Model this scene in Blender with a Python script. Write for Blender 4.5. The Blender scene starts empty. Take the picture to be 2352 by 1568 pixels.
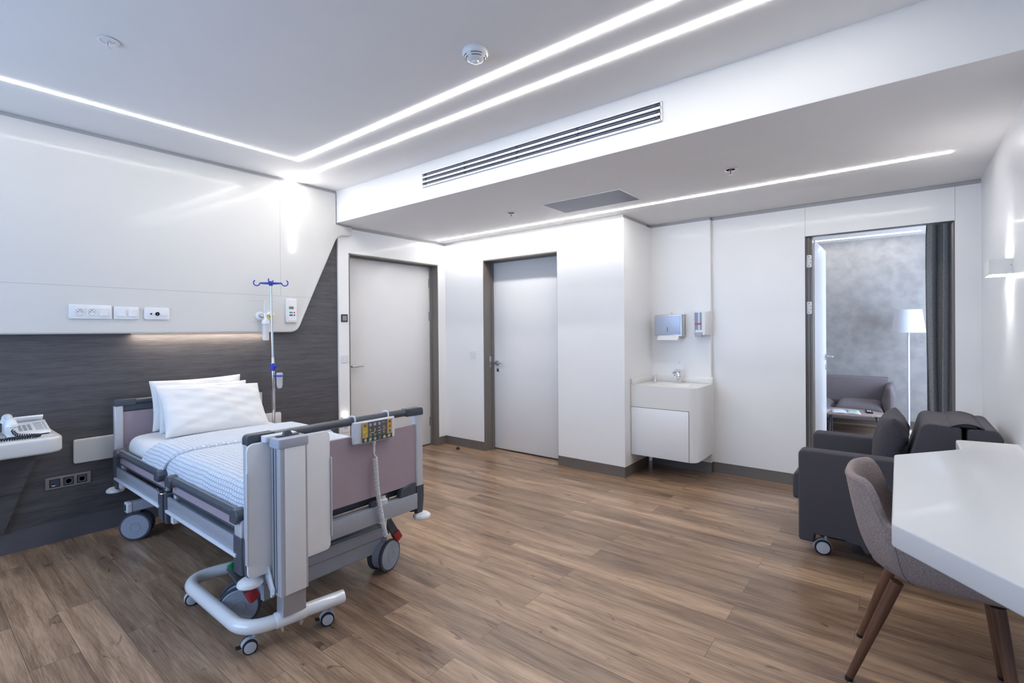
import bpy, bmesh, math, random
from mathutils import Vector, Matrix
random.seed(7)
S = bpy.context.scene
COL = S.collection
# ---------------------------------------------------------------- camera
cam_data = bpy.data.cameras.new('camera')
cam = bpy.data.objects.new('camera', cam_data)
COL.objects.link(cam)
F_PX, YAW, PITCH, ROLL, CY = 1130.2, 38.37, -0.277, -0.472, 764.3
y_, p_, r_ = (math.radians(a) for a in (YAW, PITCH, ROLL))
fwd = Vector((-math.sin(y_) * math.cos(p_), math.cos(y_) * math.cos(p_), math.sin(p_)))
rgt = Vector((math.cos(y_), math.sin(y_), 0))
upv = rgt.cross(fwd)
r2 = rgt * math.cos(r_) + upv * math.sin(r_)
u2 = -rgt * math.sin(r_) + upv * math.cos(r_)
M = Matrix((r2, u2, -fwd)).transposed().to_4x4()
M.translation = Vector((0, 0, 1.30))
cam.matrix_world = M
cam_data.sensor_width = 36.0
cam_data.lens = F_PX * 36.0 / 2352.0
cam_data.shift_y = -(784 - CY) / 2352.0
cam_data.clip_start = 0.02
S.camera = cam
# ---------------------------------------------------------------- view, world, big lights
S.view_settings.view_transform = 'Standard'
S.view_settings.look = 'None'
S.view_settings.exposure = 1.42
S.view_settings.gamma = 1.0
S.view_settings.use_curve_mapping = False
W = bpy.data.worlds.new('world')
S.world = W
W.use_nodes = True
W.node_tree.nodes['Background'].inputs[0].default_value = (0.45, 0.62, 1.0, 1)
W.node_tree.nodes['Background'].inputs[1].default_value = 0.3


def area(name, loc, rot, sx, sy, power, col):
    l = bpy.data.lights.new(name, 'AREA')
    l.shape = 'RECTANGLE'
    l.size, l.size_y = sx, sy
    l.energy = power
    l.color = col
    o = bpy.data.objects.new(name, l)
    COL.objects.link(o)
    o.location = loc
    o.rotation_euler = rot
    return o


R = math.radians
# daylight outside the big window behind the photographer and outside the next room's window
area('window_daylight', (-2.6, -1.78, 1.50), (R(90), 0, 0), 2.7, 1.8, 27, (0.44, 0.66, 1.0))
area('next_room_daylight', (1.75, 6.6, 1.4), (R(90), 0, R(90)), 2.2, 2.0, 50, (0.66, 0.79, 1.0))
LED = 12
# ---------------------------------------------------------------- mesh helpers


class G:
    def __init__(s):
        s.bm = bmesh.new()

    def _bev(s, verts, b, seg):
        if b > 0:
            es = {e for v in verts for e in v.link_edges}
            bmesh.ops.bevel(s.bm, geom=list(es), offset=b, segments=seg, affect='EDGES', profile=0.5, clamp_overlap=True)

    def box(s, x0, x1, y0, y1, z0, z1, b=0.0, seg=2):
        m = Matrix.Translation(((x0 + x1) / 2, (y0 + y1) / 2, (z0 + z1) / 2)) @ Matrix.Diagonal((abs(x1 - x0), abs(y1 - y0), abs(z1 - z0), 1))
        v = bmesh.ops.create_cube(s.bm, size=1, matrix=m)['verts']
        s._bev(v, b, seg)
        return s

    def obox(s, c, size, rot=(0, 0, 0), b=0.0, seg=2):
        from mathutils import Euler
        m = Matrix.Translation(c) @ Euler([R(a) for a in rot]).to_matrix().to_4x4() @ Matrix.Diagonal((*size, 1))
        v = bmesh.ops.create_cube(s.bm, size=1, matrix=m)['verts']
        s._bev(v, b, seg)
        return s

    def bar(s, p0, p1, w, h, b=0.0, up=(0, 0, 1), seg=2):
        p0, p1 = Vector(p0), Vector(p1)
        d = p1 - p0
        L = d.length
        d.normalize()
        side = d.cross(Vector(up)).normalized()
        u = side.cross(d)
        m = Matrix((d, side, u)).transposed().to_4x4()
        m.translation = (p0 + p1) / 2
        v = bmesh.ops.create_cube(s.bm, size=1, matrix=m @ Matrix.Diagonal((L, w, h, 1)))['verts']
        s._bev(v, b, seg)
        return s

    def grid(s, rows, cu=False, cv=False):
        vs = [[s.bm.verts.new(p) for p in r] for r in rows]
        n, m = len(vs), len(vs[0])
        for i in range(n if cu else n - 1):
            for j in range(m if cv else m - 1):
                q = [vs[i][j], vs[i][(j + 1) % m], vs[(i + 1) % n][(j + 1) % m], vs[(i + 1) % n][j]]
                try:
                    s.bm.faces.new(q)
                except ValueError:
                    pass
        return vs

    def tube(s, pts, r, seg=12, closed=False, caps=True, sx=1.0):
        pts = [Vector(p) for p in pts]
        n = len(pts)
        rs = r if isinstance(r, (list, tuple)) else [r] * n
        T = []
        for i in range(n):
            if closed:
                t = pts[(i + 1) % n] - pts[i - 1]
            else:
                t = pts[min(i + 1, n - 1)] - pts[max(i - 1, 0)]
            T.append(t.normalized())
        ref = Vector((0, 0, 1)) if abs(T[0].z) < 0.9 else Vector((0, 1, 0))
        N = (ref - T[0] * ref.dot(T[0])).normalized()
        rows = []
        for i in range(n):
            N = (N - T[i] * N.dot(T[i])).normalized()
            B = T[i].cross(N)
            rows.append([pts[i] + (N * math.cos(2 * math.pi * k / seg) + B * math.sin(2 * math.pi * k / seg) * sx) * rs[i] for k in range(seg)])
        vs = s.grid(rows, cu=closed, cv=True)
        if caps and not closed:
            s.bm.faces.new(vs[0][::-1])
            s.bm.faces.new(vs[-1])
        return s

    def lathe(s, prof, o=(0, 0, 0), ax=(0, 0, 1), seg=32, close=True):
        o = Vector(o)
        ax = Vector(ax).normalized()
        u = Vector((1, 0, 0)) if abs(ax.x) < 0.9 else Vector((0, 1, 0))
        u = (u - ax * u.dot(ax)).normalized()
        w = ax.cross(u)
        rows = [[o + ax * h + (u * math.cos(2 * math.pi * k / seg) + w * math.sin(2 * math.pi * k / seg)) * max(r, 1e-5) for k in range(seg)] for r, h in prof]
        vs = s.grid(rows, cv=True)
        if close:
            s.bm.faces.new(vs[0][::-1])
            s.bm.faces.new(vs[-1])
        return s

    def cyl(s, p0, p1, r, seg=24, b=0.0):
        p0, p1 = Vector(p0), Vector(p1)
        L = (p1 - p0).length
        pr = [(r - b, 0), (r, b), (r, L - b), (r - b, L)] if b else [(r, 0), (r, L)]
        return s.lathe(pr, p0, p1 - p0, seg)

    def prism(s, pts, plane, a, c, b=0.0, seg=3):
        def mk(p, h):
            if plane == 'xy':
                return (p[0], p[1], h)
            if plane == 'yz':
                return (h, p[0], p[1])
            return (p[0], h, p[1])
        v0 = [s.bm.verts.new(mk(p, a)) for p in pts]
        v1 = [s.bm.verts.new(mk(p, c)) for p in pts]
        s.bm.faces.new(v0[::-1])
        s.bm.faces.new(v1)
        n = len(pts)
        for i in range(n):
            s.bm.faces.new((v0[i], v0[(i + 1) % n], v1[(i + 1) % n], v1[i]))
        if b > 0:
            es = {e for f in (v0, v1) for v in f for e in v.link_edges if e.other_vert(v) in f}
            bmesh.ops.recalc_face_normals(s.bm, faces=list({f for v in v0 + v1 for f in v.link_faces}))
            bmesh.ops.bevel(s.bm, geom=list(es), offset=b, segments=seg, affect='EDGES', profile=0.5, clamp_overlap=True)
        return s

    def ball(s, c, r, sc=(1, 1, 1), u=24, v=12):
        m = Matrix.Translation(c) @ Matrix.Diagonal((*sc, 1))
        bmesh.ops.create_uvsphere(s.bm, u_segments=u, v_segments=v, radius=r, matrix=m)
        return s


def rounded(pts, rad, n=6):
    """2D polygon with rounded corners; rad may be a list"""
    out = []
    N = len(pts)
    rs = rad if isinstance(rad, (list, tuple)) else [rad] * N
    for i in range(N):
        p = Vector(pts[i]); a = Vector(pts[i - 1]); c = Vector(pts[(i + 1) % N])
        r = rs[i]
        if r <= 0:
            out.append(tuple(p)); continue
        d1, d2 = (a - p).normalized(), (c - p).normalized()
        ang = d1.angle(d2)
        t = min(r / math.tan(ang / 2), (a - p).length * .49, (c - p).length * .49)
        q0, q1 = p + d1 * t, p + d2 * t
        for k in range(n + 1):
            f = k / n
            out.append(tuple(q0 * (1 - f) ** 2 + p * 2 * f * (1 - f) + q1 * f * f))
    return out


def rect(a0, a1, b0, b1, r, n=5):
    return rounded([(a0, b0), (a1, b0), (a1, b1), (a0, b1)], r, n)


def smoothpath(pts, sub=6, closed=False):
    P = [Vector(p) for p in pts]
    n = len(P)
    out = []
    for i in range(n if closed else n - 1):
        a = P[i - 1] if (i or closed) else P[0] * 2 - P[1]
        b, c = P[i], P[(i + 1) % n]
        d = P[(i + 2) % n] if (closed or i + 2 < n) else P[-1] * 2 - P[-2]
        for k in range(sub):
            t = k / sub
            out.append(0.5 * ((2 * b) + (c - a) * t + (2 * a - 5 * b + 4 * c - d) * t * t + (3 * b - a - 3 * c + d) * t ** 3))
    if not closed:
        out.append(P[-1])
    return out


def obj(name, g, mat, parent=None, sharp=0.6, subdiv=0, weld=False):
    bm = g.bm
    if weld:
        bmesh.ops.remove_doubles(bm, verts=bm.verts, dist=1e-5)
    bmesh.ops.recalc_face_normals(bm, faces=bm.faces)
    for f in bm.faces:
        f.smooth = True
    for e in bm.edges:
        if len(e.link_faces) == 2 and e.calc_face_angle(0) > sharp:
            e.smooth = False
    xs = [v.co for v in bm.verts]
    c = Vector([(min(v[i] for v in xs) + max(v[i] for v in xs)) / 2 for i in range(3)])
    for v in bm.verts:
        v.co -= c
    me = bpy.data.meshes.new(name)
    bm.to_mesh(me)
    bm.free()
    for m in (mat if isinstance(mat, (list, tuple)) else [mat]):
        me.materials.append(m)
    o = bpy.data.objects.new(name, me)
    COL.objects.link(o)
    o['_c'] = list(c)
    if parent is not None:
        o.parent = parent
        o.location = c - Vector(parent['_c'])
    else:
        o.location = c
    if subdiv:
        md = o.modifiers.new('s', 'SUBSURF')
        md.levels = md.render_levels = subdiv
    return o


def tag(o, label, cat, group=None):
    o['label'] = label
    o['category'] = cat
    if group:
        o['group'] = group
    return o


def thing(name, label, cat, loc, group=None):
    o = bpy.data.objects.new(name, None)
    COL.objects.link(o)
    o.empty_display_size = 0.05
    o.location = loc
    o['_c'] = list(loc)
    return tag(o, label, cat, group)


def struct(name, g, mat, parent=None, **k):
    o = obj(name, g, mat, parent, **k)
    if parent is None:
        o['kind'] = 'structure'
    return o


def dup(root, delta, label=None, group=None):
    def cp(o, par):
        c = o.copy()
        COL.objects.link(c)
        if par is not None:
            c.parent = par
        for ch in [x for x in bpy.data.objects if x.parent == o]:
            cp(ch, c)
        return c
    r = cp(root, None)
    r.location = root.location + Vector(delta)
    if label:
        r['label'] = label
    if group:
        r['group'] = group
    return r


# ---------------------------------------------------------------- materials
def mat(name, col, rough=0.5, metal=0.0, coat=0.0, spec=0.5, trans=0.0, ior=1.45, emit=None, es=0.0, alpha=1.0):
    m = bpy.data.materials.new(name)
    m.use_nodes = True
    b = m.node_tree.nodes['Principled BSDF']
    b.inputs['Base Color'].default_value = (*col, 1)
    b.inputs['Roughness'].default_value = rough
    b.inputs['Metallic'].default_value = metal
    b.inputs['Coat Weight'].default_value = coat
    b.inputs['Coat Roughness'].default_value = 0.08
    b.inputs['Specular IOR Level'].default_value = spec
    b.inputs['Transmission Weight'].default_value = trans
    b.inputs['IOR'].default_value = ior
    b.inputs['Alpha'].default_value = alpha
    if emit:
        b.inputs['Emission Color'].default_value = (*emit, 1)
        b.inputs['Emission Strength'].default_value = es
    return m


def nd(m, t, **k):
    n = m.node_tree.nodes.new(t)
    for a, v in k.items():
        setattr(n, a, v)
    return n


def lk(m, a, b):
    m.node_tree.links.new(a, b)


def speckle(m, scale, c1, c2, mapping=(1, 1, 1), detail=4, bump=0.0, rough=None, lo=0.35, hi=0.65, rotz=0, bdist=0.002):
    """noise colour (and bump) on a material, object coordinates"""
    b = m.node_tree.nodes['Principled BSDF']
    tc = nd(m, 'ShaderNodeTexCoord')
    mp = nd(m, 'ShaderNodeMapping')
    mp.inputs['Scale'].default_value = mapping
    mp.inputs['Rotation'].default_value = (0, 0, rotz)
    no = nd(m, 'ShaderNodeTexNoise')
    no.inputs['Scale'].default_value = scale
    no.inputs['Detail'].default_value = detail
    cr = nd(m, 'ShaderNodeValToRGB')
    cr.color_ramp.elements[0].position = lo
    cr.color_ramp.elements[1].position = hi
    cr.color_ramp.elements[0].color = (*c1, 1)
    cr.color_ramp.elements[1].color = (*c2, 1)
    lk(m, tc.outputs['Object'], mp.inputs[0])
    lk(m, mp.outputs[0], no.inputs['Vector'])
    lk(m, no.outputs[0], cr.inputs[0])
    lk(m, cr.outputs[0], b.inputs['Base Color'])
    if bump:
        bu = nd(m, 'ShaderNodeBump')
        bu.inputs['Strength'].default_value = bump
        bu.inputs['Distance'].default_value = bdist
        lk(m, no.outputs[0], bu.inputs['Height'])
        lk(m, bu.outputs[0], b.inputs['Normal'])
    return m


def sub(m, c, amt=0.04, scale=30, mapping=(1, 1, 1), bump=0.0, **k):
    c1 = tuple(max(0, x * (1 - amt)) for x in c)
    c2 = tuple(min(1, x * (1 + amt)) for x in c)
    return speckle(m, scale, c1, c2, mapping, bump=bump, **k)


WALL = sub(mat('white_wall_panel', (.8, .8, .81), .32, coat=.15), (.87, .87, .872), .006, 2)
WALLG = sub(mat('glossy_white_wall', (.8, .8, .82), .35, coat=.15), (.80, .805, .82), .006, 2)
CEIL = sub(mat('ceiling_paint', (.8, .8, .8), .9), (.82, .81, .812), .008, 3)
TRIM = sub(mat('grey_shadow_profile', (.4, .4, .41), .5), (.42, .42, .43), .02, 5)
BASE = sub(mat('brown_grey_skirting', (.2, .18, .16), .35), (.165, .145, .13), .05, 6)
BASED = sub(mat('dark_grey_skirting', (.1, .1, .11), .35), (.115, .115, .13), .05, 6)
FRAME = sub(mat('brown_door_frame', (.2, .18, .16), .38, coat=.2), (.185, .165, .148), .06, 9, (1, 1, .1))
DOORW = sub(mat('white_door_leaf', (.8, .8, .82), .35, coat=.1), (.82, .822, .835), .006, 3)
GROOVE = mat('panel_joint', (.35, .35, .36), .8)
PANELW = sub(mat('white_solid_surface', (.8, .8, .79), .3, coat=.2), (.67, .663, .645), .006, 3)
WHITEP = sub(mat('white_plastic', (.8, .8, .82), .3, coat=.2), (.78, .79, .81), .01, 20)
GREYP = sub(mat('dark_grey_plastic', (.1, .11, .13), .38), (.085, .095, .115), .03, 30)
STEEL = sub(mat('brushed_steel', (.55, .55, .56), .28, metal=1), (.60, .60, .62), .05, 40, (1, 1, 8))
CHROME = sub(mat('chrome', (.8, .8, .82), .06, metal=1), (.82, .82, .84), .01, 10)
ALU = sub(mat('anodised_aluminium', (.5, .5, .55), .38, metal=.3), (.66, .675, .73), .02, 60, (1, 1, .1))
BLACK = mat('black_rubber', (.015, .015, .018), .5)
DARKV = mat('dark_void', (.02, .022, .028), .7)
LEDM = mat('led_diffuser', (1, 1, 1), .5, emit=(1.0, 0.965, 0.92), es=LED)


def wood_dark(name):
    m = mat(name, (.06, .055, .06), .42, spec=.4)
    b = m.node_tree.nodes['Principled BSDF']
    tc = nd(m, 'ShaderNodeTexCoord')
    mp = nd(m, 'ShaderNodeMapping'); mp.inputs['Scale'].default_value = (1, .9, 16)
    n1 = nd(m, 'ShaderNodeTexNoise'); n1.inputs['Scale'].default_value = 2.2; n1.inputs['Detail'].default_value = 6; n1.inputs['Roughness'].default_value = .6
    mp2 = nd(m, 'ShaderNodeMapping'); mp2.inputs['Scale'].default_value = (1, 3.2, 230)
    n2 = nd(m, 'ShaderNodeTexNoise'); n2.inputs['Scale'].default_value = 3; n2.inputs['Detail'].default_value = 4; n2.inputs['Roughness'].default_value = .65
    lk(m, tc.outputs['Object'], mp.inputs[0]); lk(m, mp.outputs[0], n1.inputs['Vector'])
    lk(m, tc.outputs['Object'], mp2.inputs[0]); lk(m, mp2.outputs[0], n2.inputs['Vector'])
    mx = nd(m, 'ShaderNodeMix'); mx.data_type = 'FLOAT'; mx.inputs[0].default_value = .68
    lk(m, n1.outputs[0], mx.inputs[2]); lk(m, n2.outputs[0], mx.inputs[3])
    cr = nd(m, 'ShaderNodeValToRGB')
    cr.color_ramp.elements[0].position = .36; cr.color_ramp.elements[1].position = .64
    cr.color_ramp.elements[0].color = (.050, .048, .055, 1); cr.color_ramp.elements[1].color = (.138, .132, .142, 1)
    lk(m, mx.outputs[0], cr.inputs[0]); lk(m, cr.outputs[0], b.inputs['Base Color'])
    return m


DARKW = wood_dark('dark_striped_laminate')


def floor_mat():
    m = mat('oak_plank_floor', (.3, .2, .12), .3, spec=.5, coat=.12)
    m.node_tree.nodes['Principled BSDF'].inputs['Coat Roughness'].default_value = .22
    b = m.node_tree.nodes['Principled BSDF']
    tc = nd(m, 'ShaderNodeTexCoord')
    br = nd(m, 'ShaderNodeTexBrick')
    br.offset = .37; br.offset_frequency = 2
    br.inputs['Color1'].default_value = (0, 0, 0, 1); br.inputs['Color2'].default_value = (1, 1, 1, 1)
    br.inputs['Mortar'].default_value = (.5, .5, .5, 1)
    br.inputs['Scale'].default_value = 1; br.inputs['Mortar Size'].default_value = .0009
    br.inputs['Brick Width'].default_value = 1.24; br.inputs['Row Height'].default_value = .152
    br.inputs['Bias'].default_value = 0
    lk(m, tc.outputs['Object'], br.inputs['Vector'])
    # shift the grain in every plank by its own random grey
    sc = nd(m, 'ShaderNodeVectorMath', operation='SCALE'); sc.inputs['Scale'].default_value = 37.0
    lk(m, br.outputs['Color'], sc.inputs[0])
    ad = nd(m, 'ShaderNodeVectorMath', operation='ADD')
    lk(m, tc.outputs['Object'], ad.inputs[0]); lk(m, sc.outputs[0], ad.inputs[1])
    def noise(scale, mp_s, det, ro, dist=0):
        mp = nd(m, 'ShaderNodeMapping'); mp.inputs['Scale'].default_value = mp_s
        n = nd(m, 'ShaderNodeTexNoise'); n.inputs['Scale'].default_value = scale
        n.inputs['Detail'].default_value = det; n.inputs['Roughness'].default_value = ro
        n.inputs['Distortion'].default_value = dist
        lk(m, ad.outputs[0], mp.inputs[0]); lk(m, mp.outputs[0], n.inputs['Vector'])
        return n
    n1 = noise(2.6, (.55, 5.5, 1), 5, .6, .5)
    n2 = noise(6, (1.2, 34, 1), 6, .7, .2)
    n3 = noise(3.0, (1.3, 4.2, 1), 2, .5, 2.2)
    mx = nd(m, 'ShaderNodeMix'); mx.data_type = 'FLOAT'; mx.inputs[0].default_value = .42
    lk(m, n1.outputs[0], mx.inputs[2]); lk(m, n2.outputs[0], mx.inputs[3])
    cr = nd(m, 'ShaderNodeValToRGB')
    e = cr.color_ramp.elements
    e[0].position = .34; e[0].color = (.112, .066, .041, 1)
    e[1].position = .66; e[1].color = (.495, .345, .230, 1)
    a = e.new(.47); a.color = (.262, .167, .107, 1)
    a = e.new(.55); a.color = (.37, .245, .158, 1)
    lk(m, mx.outputs[0], cr.inputs[0])
    # plank to plank tone
    hs = nd(m, 'ShaderNodeMix'); hs.data_type = 'RGBA'; hs.blend_type = 'MULTIPLY'; hs.inputs[0].default_value = 1
    tone = nd(m, 'ShaderNodeMapRange'); tone.inputs[3].default_value = .70; tone.inputs[4].default_value = 1.2
    lk(m, br.outputs['Color'], tone.inputs[0])
    lk(m, cr.outputs[0], hs.inputs[6]); lk(m, tone.outputs[0], hs.inputs[7])
    # knots
    kr = nd(m, 'ShaderNodeValToRGB'); kr.color_ramp.elements[0].position = .25; kr.color_ramp.elements[1].position = .33
    kr.color_ramp.elements[0].color = (.38, .34, .32, 1); kr.color_ramp.elements[1].color = (1, 1, 1, 1)
    lk(m, n3.outputs[0], kr.inputs[0])
    km = nd(m, 'ShaderNodeMix'); km.data_type = 'RGBA'; km.blend_type = 'MULTIPLY'; km.inputs[0].default_value = .8
    lk(m, hs.outputs[2], km.inputs[6]); lk(m, kr.outputs[0], km.inputs[7])
    jm = nd(m, 'ShaderNodeMix'); jm.data_type = 'RGBA'
    lk(m, br.outputs['Fac'], jm.inputs[0]); lk(m, km.outputs[2], jm.inputs[6]); jm.inputs[7].default_value = (.10, .065, .04, 1)
    lk(m, jm.outputs[2], b.inputs['Base Color'])
    rr = nd(m, 'ShaderNodeMapRange'); rr.inputs[3].default_value = .24; rr.inputs[4].default_value = .40
    lk(m, n2.outputs[0], rr.inputs[0]); lk(m, rr.outputs[0], b.inputs['Roughness'])
    bu = nd(m, 'ShaderNodeBump'); bu.inputs['Strength'].default_value = .12; bu.inputs['Distance'].default_value = .002
    lk(m, n2.outputs[0], bu.inputs['Height']); lk(m, bu.outputs[0], b.inputs['Normal'])
    return m


FLOOR = floor_mat()
# ---------------------------------------------------------------- room shell
XL, XW, XR = -4.15, -4.13, 0.43          # dark wall, white side wall, right wall
ZH, ZL = 2.60, 2.31                      # high and low ceilings
YS = 2.57                                # soffit front
struct('floor', G().box(-5.2, 2.4, -3.4, 8.6, -.12, 0), FLOOR)
struct('ceiling', G().box(-4.4, .6, -2.75, YS, ZH, ZH + .15), CEIL)
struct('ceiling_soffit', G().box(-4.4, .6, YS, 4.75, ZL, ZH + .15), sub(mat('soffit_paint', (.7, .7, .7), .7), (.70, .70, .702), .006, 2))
# the underside of the soffit is painted like the ceiling
struct('ceiling_low', G().box(-4.3, .43, YS + .001, 4.62, ZL - .002, ZL), CEIL)
# left wall: dark laminate, then white around the first door
struct('wall_left_dark', G().box(XL - .2, XL, -2.7, 2.605, .135, ZH), DARKW)
struct('baseboard_left', G().box(XL - .2, XL - .004, -2.7, 2.605, 0, .135), BASED)
D1a, D1b, D1z = 2.715, 3.868, 2.052
struct('wall_left', G().box(XW - .2, XW, 2.605, D1a, 0, ZL - .03).box(XW - .2, XW, D1b, 4.0, .095, ZL - .03).box(XW - .2, XW, D1a, D1b, D1z, ZL - .03), WALL)
struct('trim_1', G().box(XW - .2, XW - .008, 2.59, 3.99, ZL - .03, ZL), TRIM)
struct('baseboard_left_corner', G().box(XW - .2, XW - .004, D1b, 4.0, 0, .095), BASE)
# back wall with second door, boxed-out part, sink recess, doorway to the next room
YB, YC, YD = 3.98, 4.58, 4.63
D2a, D2b, D2z = -3.545, -2.593, 2.06
struct('wall_back', G().box(XW, D2a, YB, 4.6, .095, ZL - .03).box(D2a, D2b, YB, 4.14, D2z, ZL - .03).box(D2b, -1.90, YB, 4.6, .095, ZL - .03).box(D2a, D2b, 4.3, 4.6, 0, D2z), WALL)
struct('baseboard_back', G().box(XW, D2a, YB + .004, 4.5, 0, .095).box(D2b, -1.904, YB + .004, 4.5, 0, .095), BASE)
struct('wall_recess', G().box(-1.90, -1.345, YC, 4.76, .095, ZL - .03), WALL)
struct('baseboard_recess', G().box(-1.904, -1.349, YC + .004, 4.7, 0, .095), BASE)
D3a, D3b, D3z = -.613, .295, 2.045
struct('wall_back_right', G().box(-1.345, D3a, YD, 4.76, .095, ZL - .03).box(D3a, D3b, YD, 4.70, D3z, ZL - .03).box(D3b, .43, YD, 4.76, 0, ZL - .03), WALL)
struct('baseboard_back_right', G().box(-1.345, D3a, YD + .004, 4.74, 0, .095), BASE)
struct('trim_2', G().box(XW, -1.908, YB + .008, 4.5, ZL - .03, ZL).box(-1.95, -1.353, YC + .008, 4.7, ZL - .03, ZL).box(-1.36, .43, YD + .008, 4.74, ZL - .03, ZL), TRIM)
struct('trim_3', G().box(-.6145, -.6125, YD - .0006, YD + .01, D3z, ZL - .03).box(.2945, .2965, YD - .0006, YD + .01, D3z, ZL - .03), GROOVE)
struct('wall_right', G().box(XR, XR + .15, -2.7, 4.76, 0, ZH), WALLG)
# wall behind the photographer with the window that gives the blue daylight
struct('wall_window', G().box(-4.14, -3.95, -1.75, -1.6, 0, ZH).box(-1.25, .43, -1.75, -1.6, 0, ZH).box(-3.95, -1.25, -1.75, -1.6, 0, .6).box(-3.95, -1.25, -1.75, -1.6, 2.4, ZH), WALL)
wg = G()
for x in (-3.95, -2.62, -1.3):
    wg.box(x, x + .05, -1.71, -1.65, .6, 2.4)
wg.box(-3.95, -1.25, -1.71, -1.65, .6, .65).box(-3.95, -1.25, -1.71, -1.65, 2.35, 2.4)
struct('window_1', wg, ALU)
# next room
YF = 8.15
Z2 = 2.485
WP = mat('mottled_wallpaper', (.3, .3, .31), .75)
speckle(WP, 9, (.34, .33, .325), (.43, .42, .41), (1, 1, 1), detail=7, lo=.34, hi=.68)
struct('wall_far', G().box(-3.0, 1.6, YF, YF + .15, 0, Z2 + .1), WP)
struct('baseboard_far', G().box(-3.0, 1.6, YF - .012, YF, 0, .085), BASE)
struct('ceiling_far', G().box(-3.0, 1.7, 4.76, YF + .15, Z2, Z2 + .1), CEIL)
struct('wall_far_left', G().box(-3.15, -3.0, 4.6, YF + .15, 0, Z2 + .1), WALL)
struct('wall_far_right', G().box(1.5, 1.62, 4.76, 5.5, 0, Z2).box(1.5, 1.62, 7.7, YF, 0, Z2).box(1.5, 1.62, 5.5, 7.7, 0, .4).box(1.5, 1.62, 5.5, 7.7, 2.4, Z2), WP)
struct('window_2', G().box(1.53, 1.58, 5.5, 5.56, .4, 2.4).box(1.53, 1.58, 7.64, 7.7, .4, 2.4).box(1.53, 1.58, 6.57, 6.63, .4, 2.4).box(1.53, 1.58, 5.5, 7.7, .4, .46).box(1.53, 1.58, 5.5, 7.7, 2.34, 2.4), ALU)
struct('wall_near', G().box(-3.15, -1.96, 4.6, 4.76, 0, Z2 + .1).box(-3.15, 1.62, 4.745, 4.765, ZL, Z2 + .1).box(.43, 1.62, 4.63, 4.76, 0, Z2 + .1), WALL)

# ---------------------------------------------------------------- doors
d = G().box(XW - .12 - .045, XW - .12, D1a + .02, D1b - .014, .012, 2.032, .002)
door1 = struct('door_1', d, DOORW)
fr = G().box(XW - .2, XW, D1b - .012, D1b, 0, D1z).box(XW - .2, XW, D1a, D1a + .012, 0, D1z).box(XW - .2, XW, D1a, D1b, D1z - .012, D1z)
fr.box(XW - .115, XW - .09, D1b - .024, D1b, 0, D1z).box(XW - .115, XW - .09, D1a, D1b, D1z - .024, D1z)
fr.box(XW - .22, XW - .2, D1a - .02, D1b + .02, 0, D1z + .02)
obj('door_frame', fr, FRAME, door1)
h = G().box(XW - .12, XW - .055, D1a + .068, D1a + .085, .952, .968, .003).box(XW - .068, XW - .052, D1a + .068, D1a + .20, .952, .968, .004)
obj('door_handle', h, STEEL, door1)
for z in (1.80, 1.42, .22):
    obj('hinge', G().cyl((XW - .118, D1b - .017, z), (XW - .118, D1b - .017, z + .1), .008, 12).box(XW - .121, XW - .117, D1b - .04, D1b - .017, z, z + .1), STEEL, door1)
d = G().box(D2a + .014, D2b - .003, 4.135, 4.18, .012, 2.045, .002)
door2 = struct('door_2', d, DOORW)
fr = G().box(D2a, D2a + .012, YB, 4.2, 0, D2z).box(D2b - .003, D2b, YB + .002, 4.2, 0, D2z).box(D2a, D2b, YB, 4.2, D2z - .012, D2z)
fr.box(D2a, D2a + .022, 4.10, 4.13, 0, D2z).box(D2a, D2b, 4.10, 4.13, D2z - .022, D2z).box(D2a, D2b, 4.2, 4.22, 0, D2z)
obj('door_frame', fr, FRAME, door2)
h = G().box(D2a + .04, D2a + .09, 4.13, 4.136, .92, .97, .002).box(D2a + .055, D2a + .072, 4.075, 4.13, .94, .957, .003)
h.box(D2a + .055, D2a + .17, 4.072, 4.086, .94, .957, .004).box(D2a + .055, D2a + .092, 4.13, 4.136, .85, .89, .002)
obj('door_handle', h, STEEL, door2)
obj('keyhole', G().lathe([(.009, 0), (.009, .004)], (D2a + .074, 4.126, .87), (0, 1, 0), 12), BLACK, door2)
obj('strike_plate', G().box(D2a + .012, D2a + .014, 4.06, 4.09, .90, 1.02), STEEL, door2)
# open door to the next room
d = G().box(-.604, -.563, 4.765, 5.53, .012, 2.03, .002)
door3 = struct('door_3', d, DOORW)
fr = G().box(D3a - .001, D3a + .006, YD + .002, 4.76, 0, D3z).box(D3a, -.585, 4.657, 4.76, 0, D3z - .002).box(-.5845, -.567, 4.668, 4.76, 0, D3z - .002).box(D3b - .008, D3b, YD + .004, 4.80, 0, D3z).box(D3a, D3b, YD + .004, 4.70, D3z - .003, D3z)
obj('door_frame', fr, FRAME, door3)
obj('jamb_edge', G().box(D3a - .0015, D3a + .003, YD - .0008, YD + .004, 0, D3z).box(D3a, D3b, YD - .0008, YD + .004, D3z - .003, D3z), DARKV, door3)
for z in (1.795, 1.415):
    hg = G().prism(rect(D3a + .003, -.571, z, z + .1, .008), 'xz', 4.6545, 4.657)
    hh = obj('hinge', hg, WHITEP, door3)
    sg = G()
    for xx, zz in ((-.590, .014), (-.590, .086), (-.580, .036), (-.580, .062)):
        sg.lathe([(.0035, 0), (.0035, .001)], (xx, 4.6545, z + zz), (0, -1, 0), 8)
    obj('screws', sg, BLACK, hh)
h = G().box(-.563, -.557, 5.45, 5.50, 1.0, 1.06, .002).box(-.557, -.50, 5.465, 5.48, 1.025, 1.04, .003).box(-.512, -.498, 5.35, 5.48, 1.025, 1.04, .003).box(-.563, -.557, 5.45, 5.50, .91, .96, .002)
obj('door_handle', h, STEEL, door3)
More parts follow.
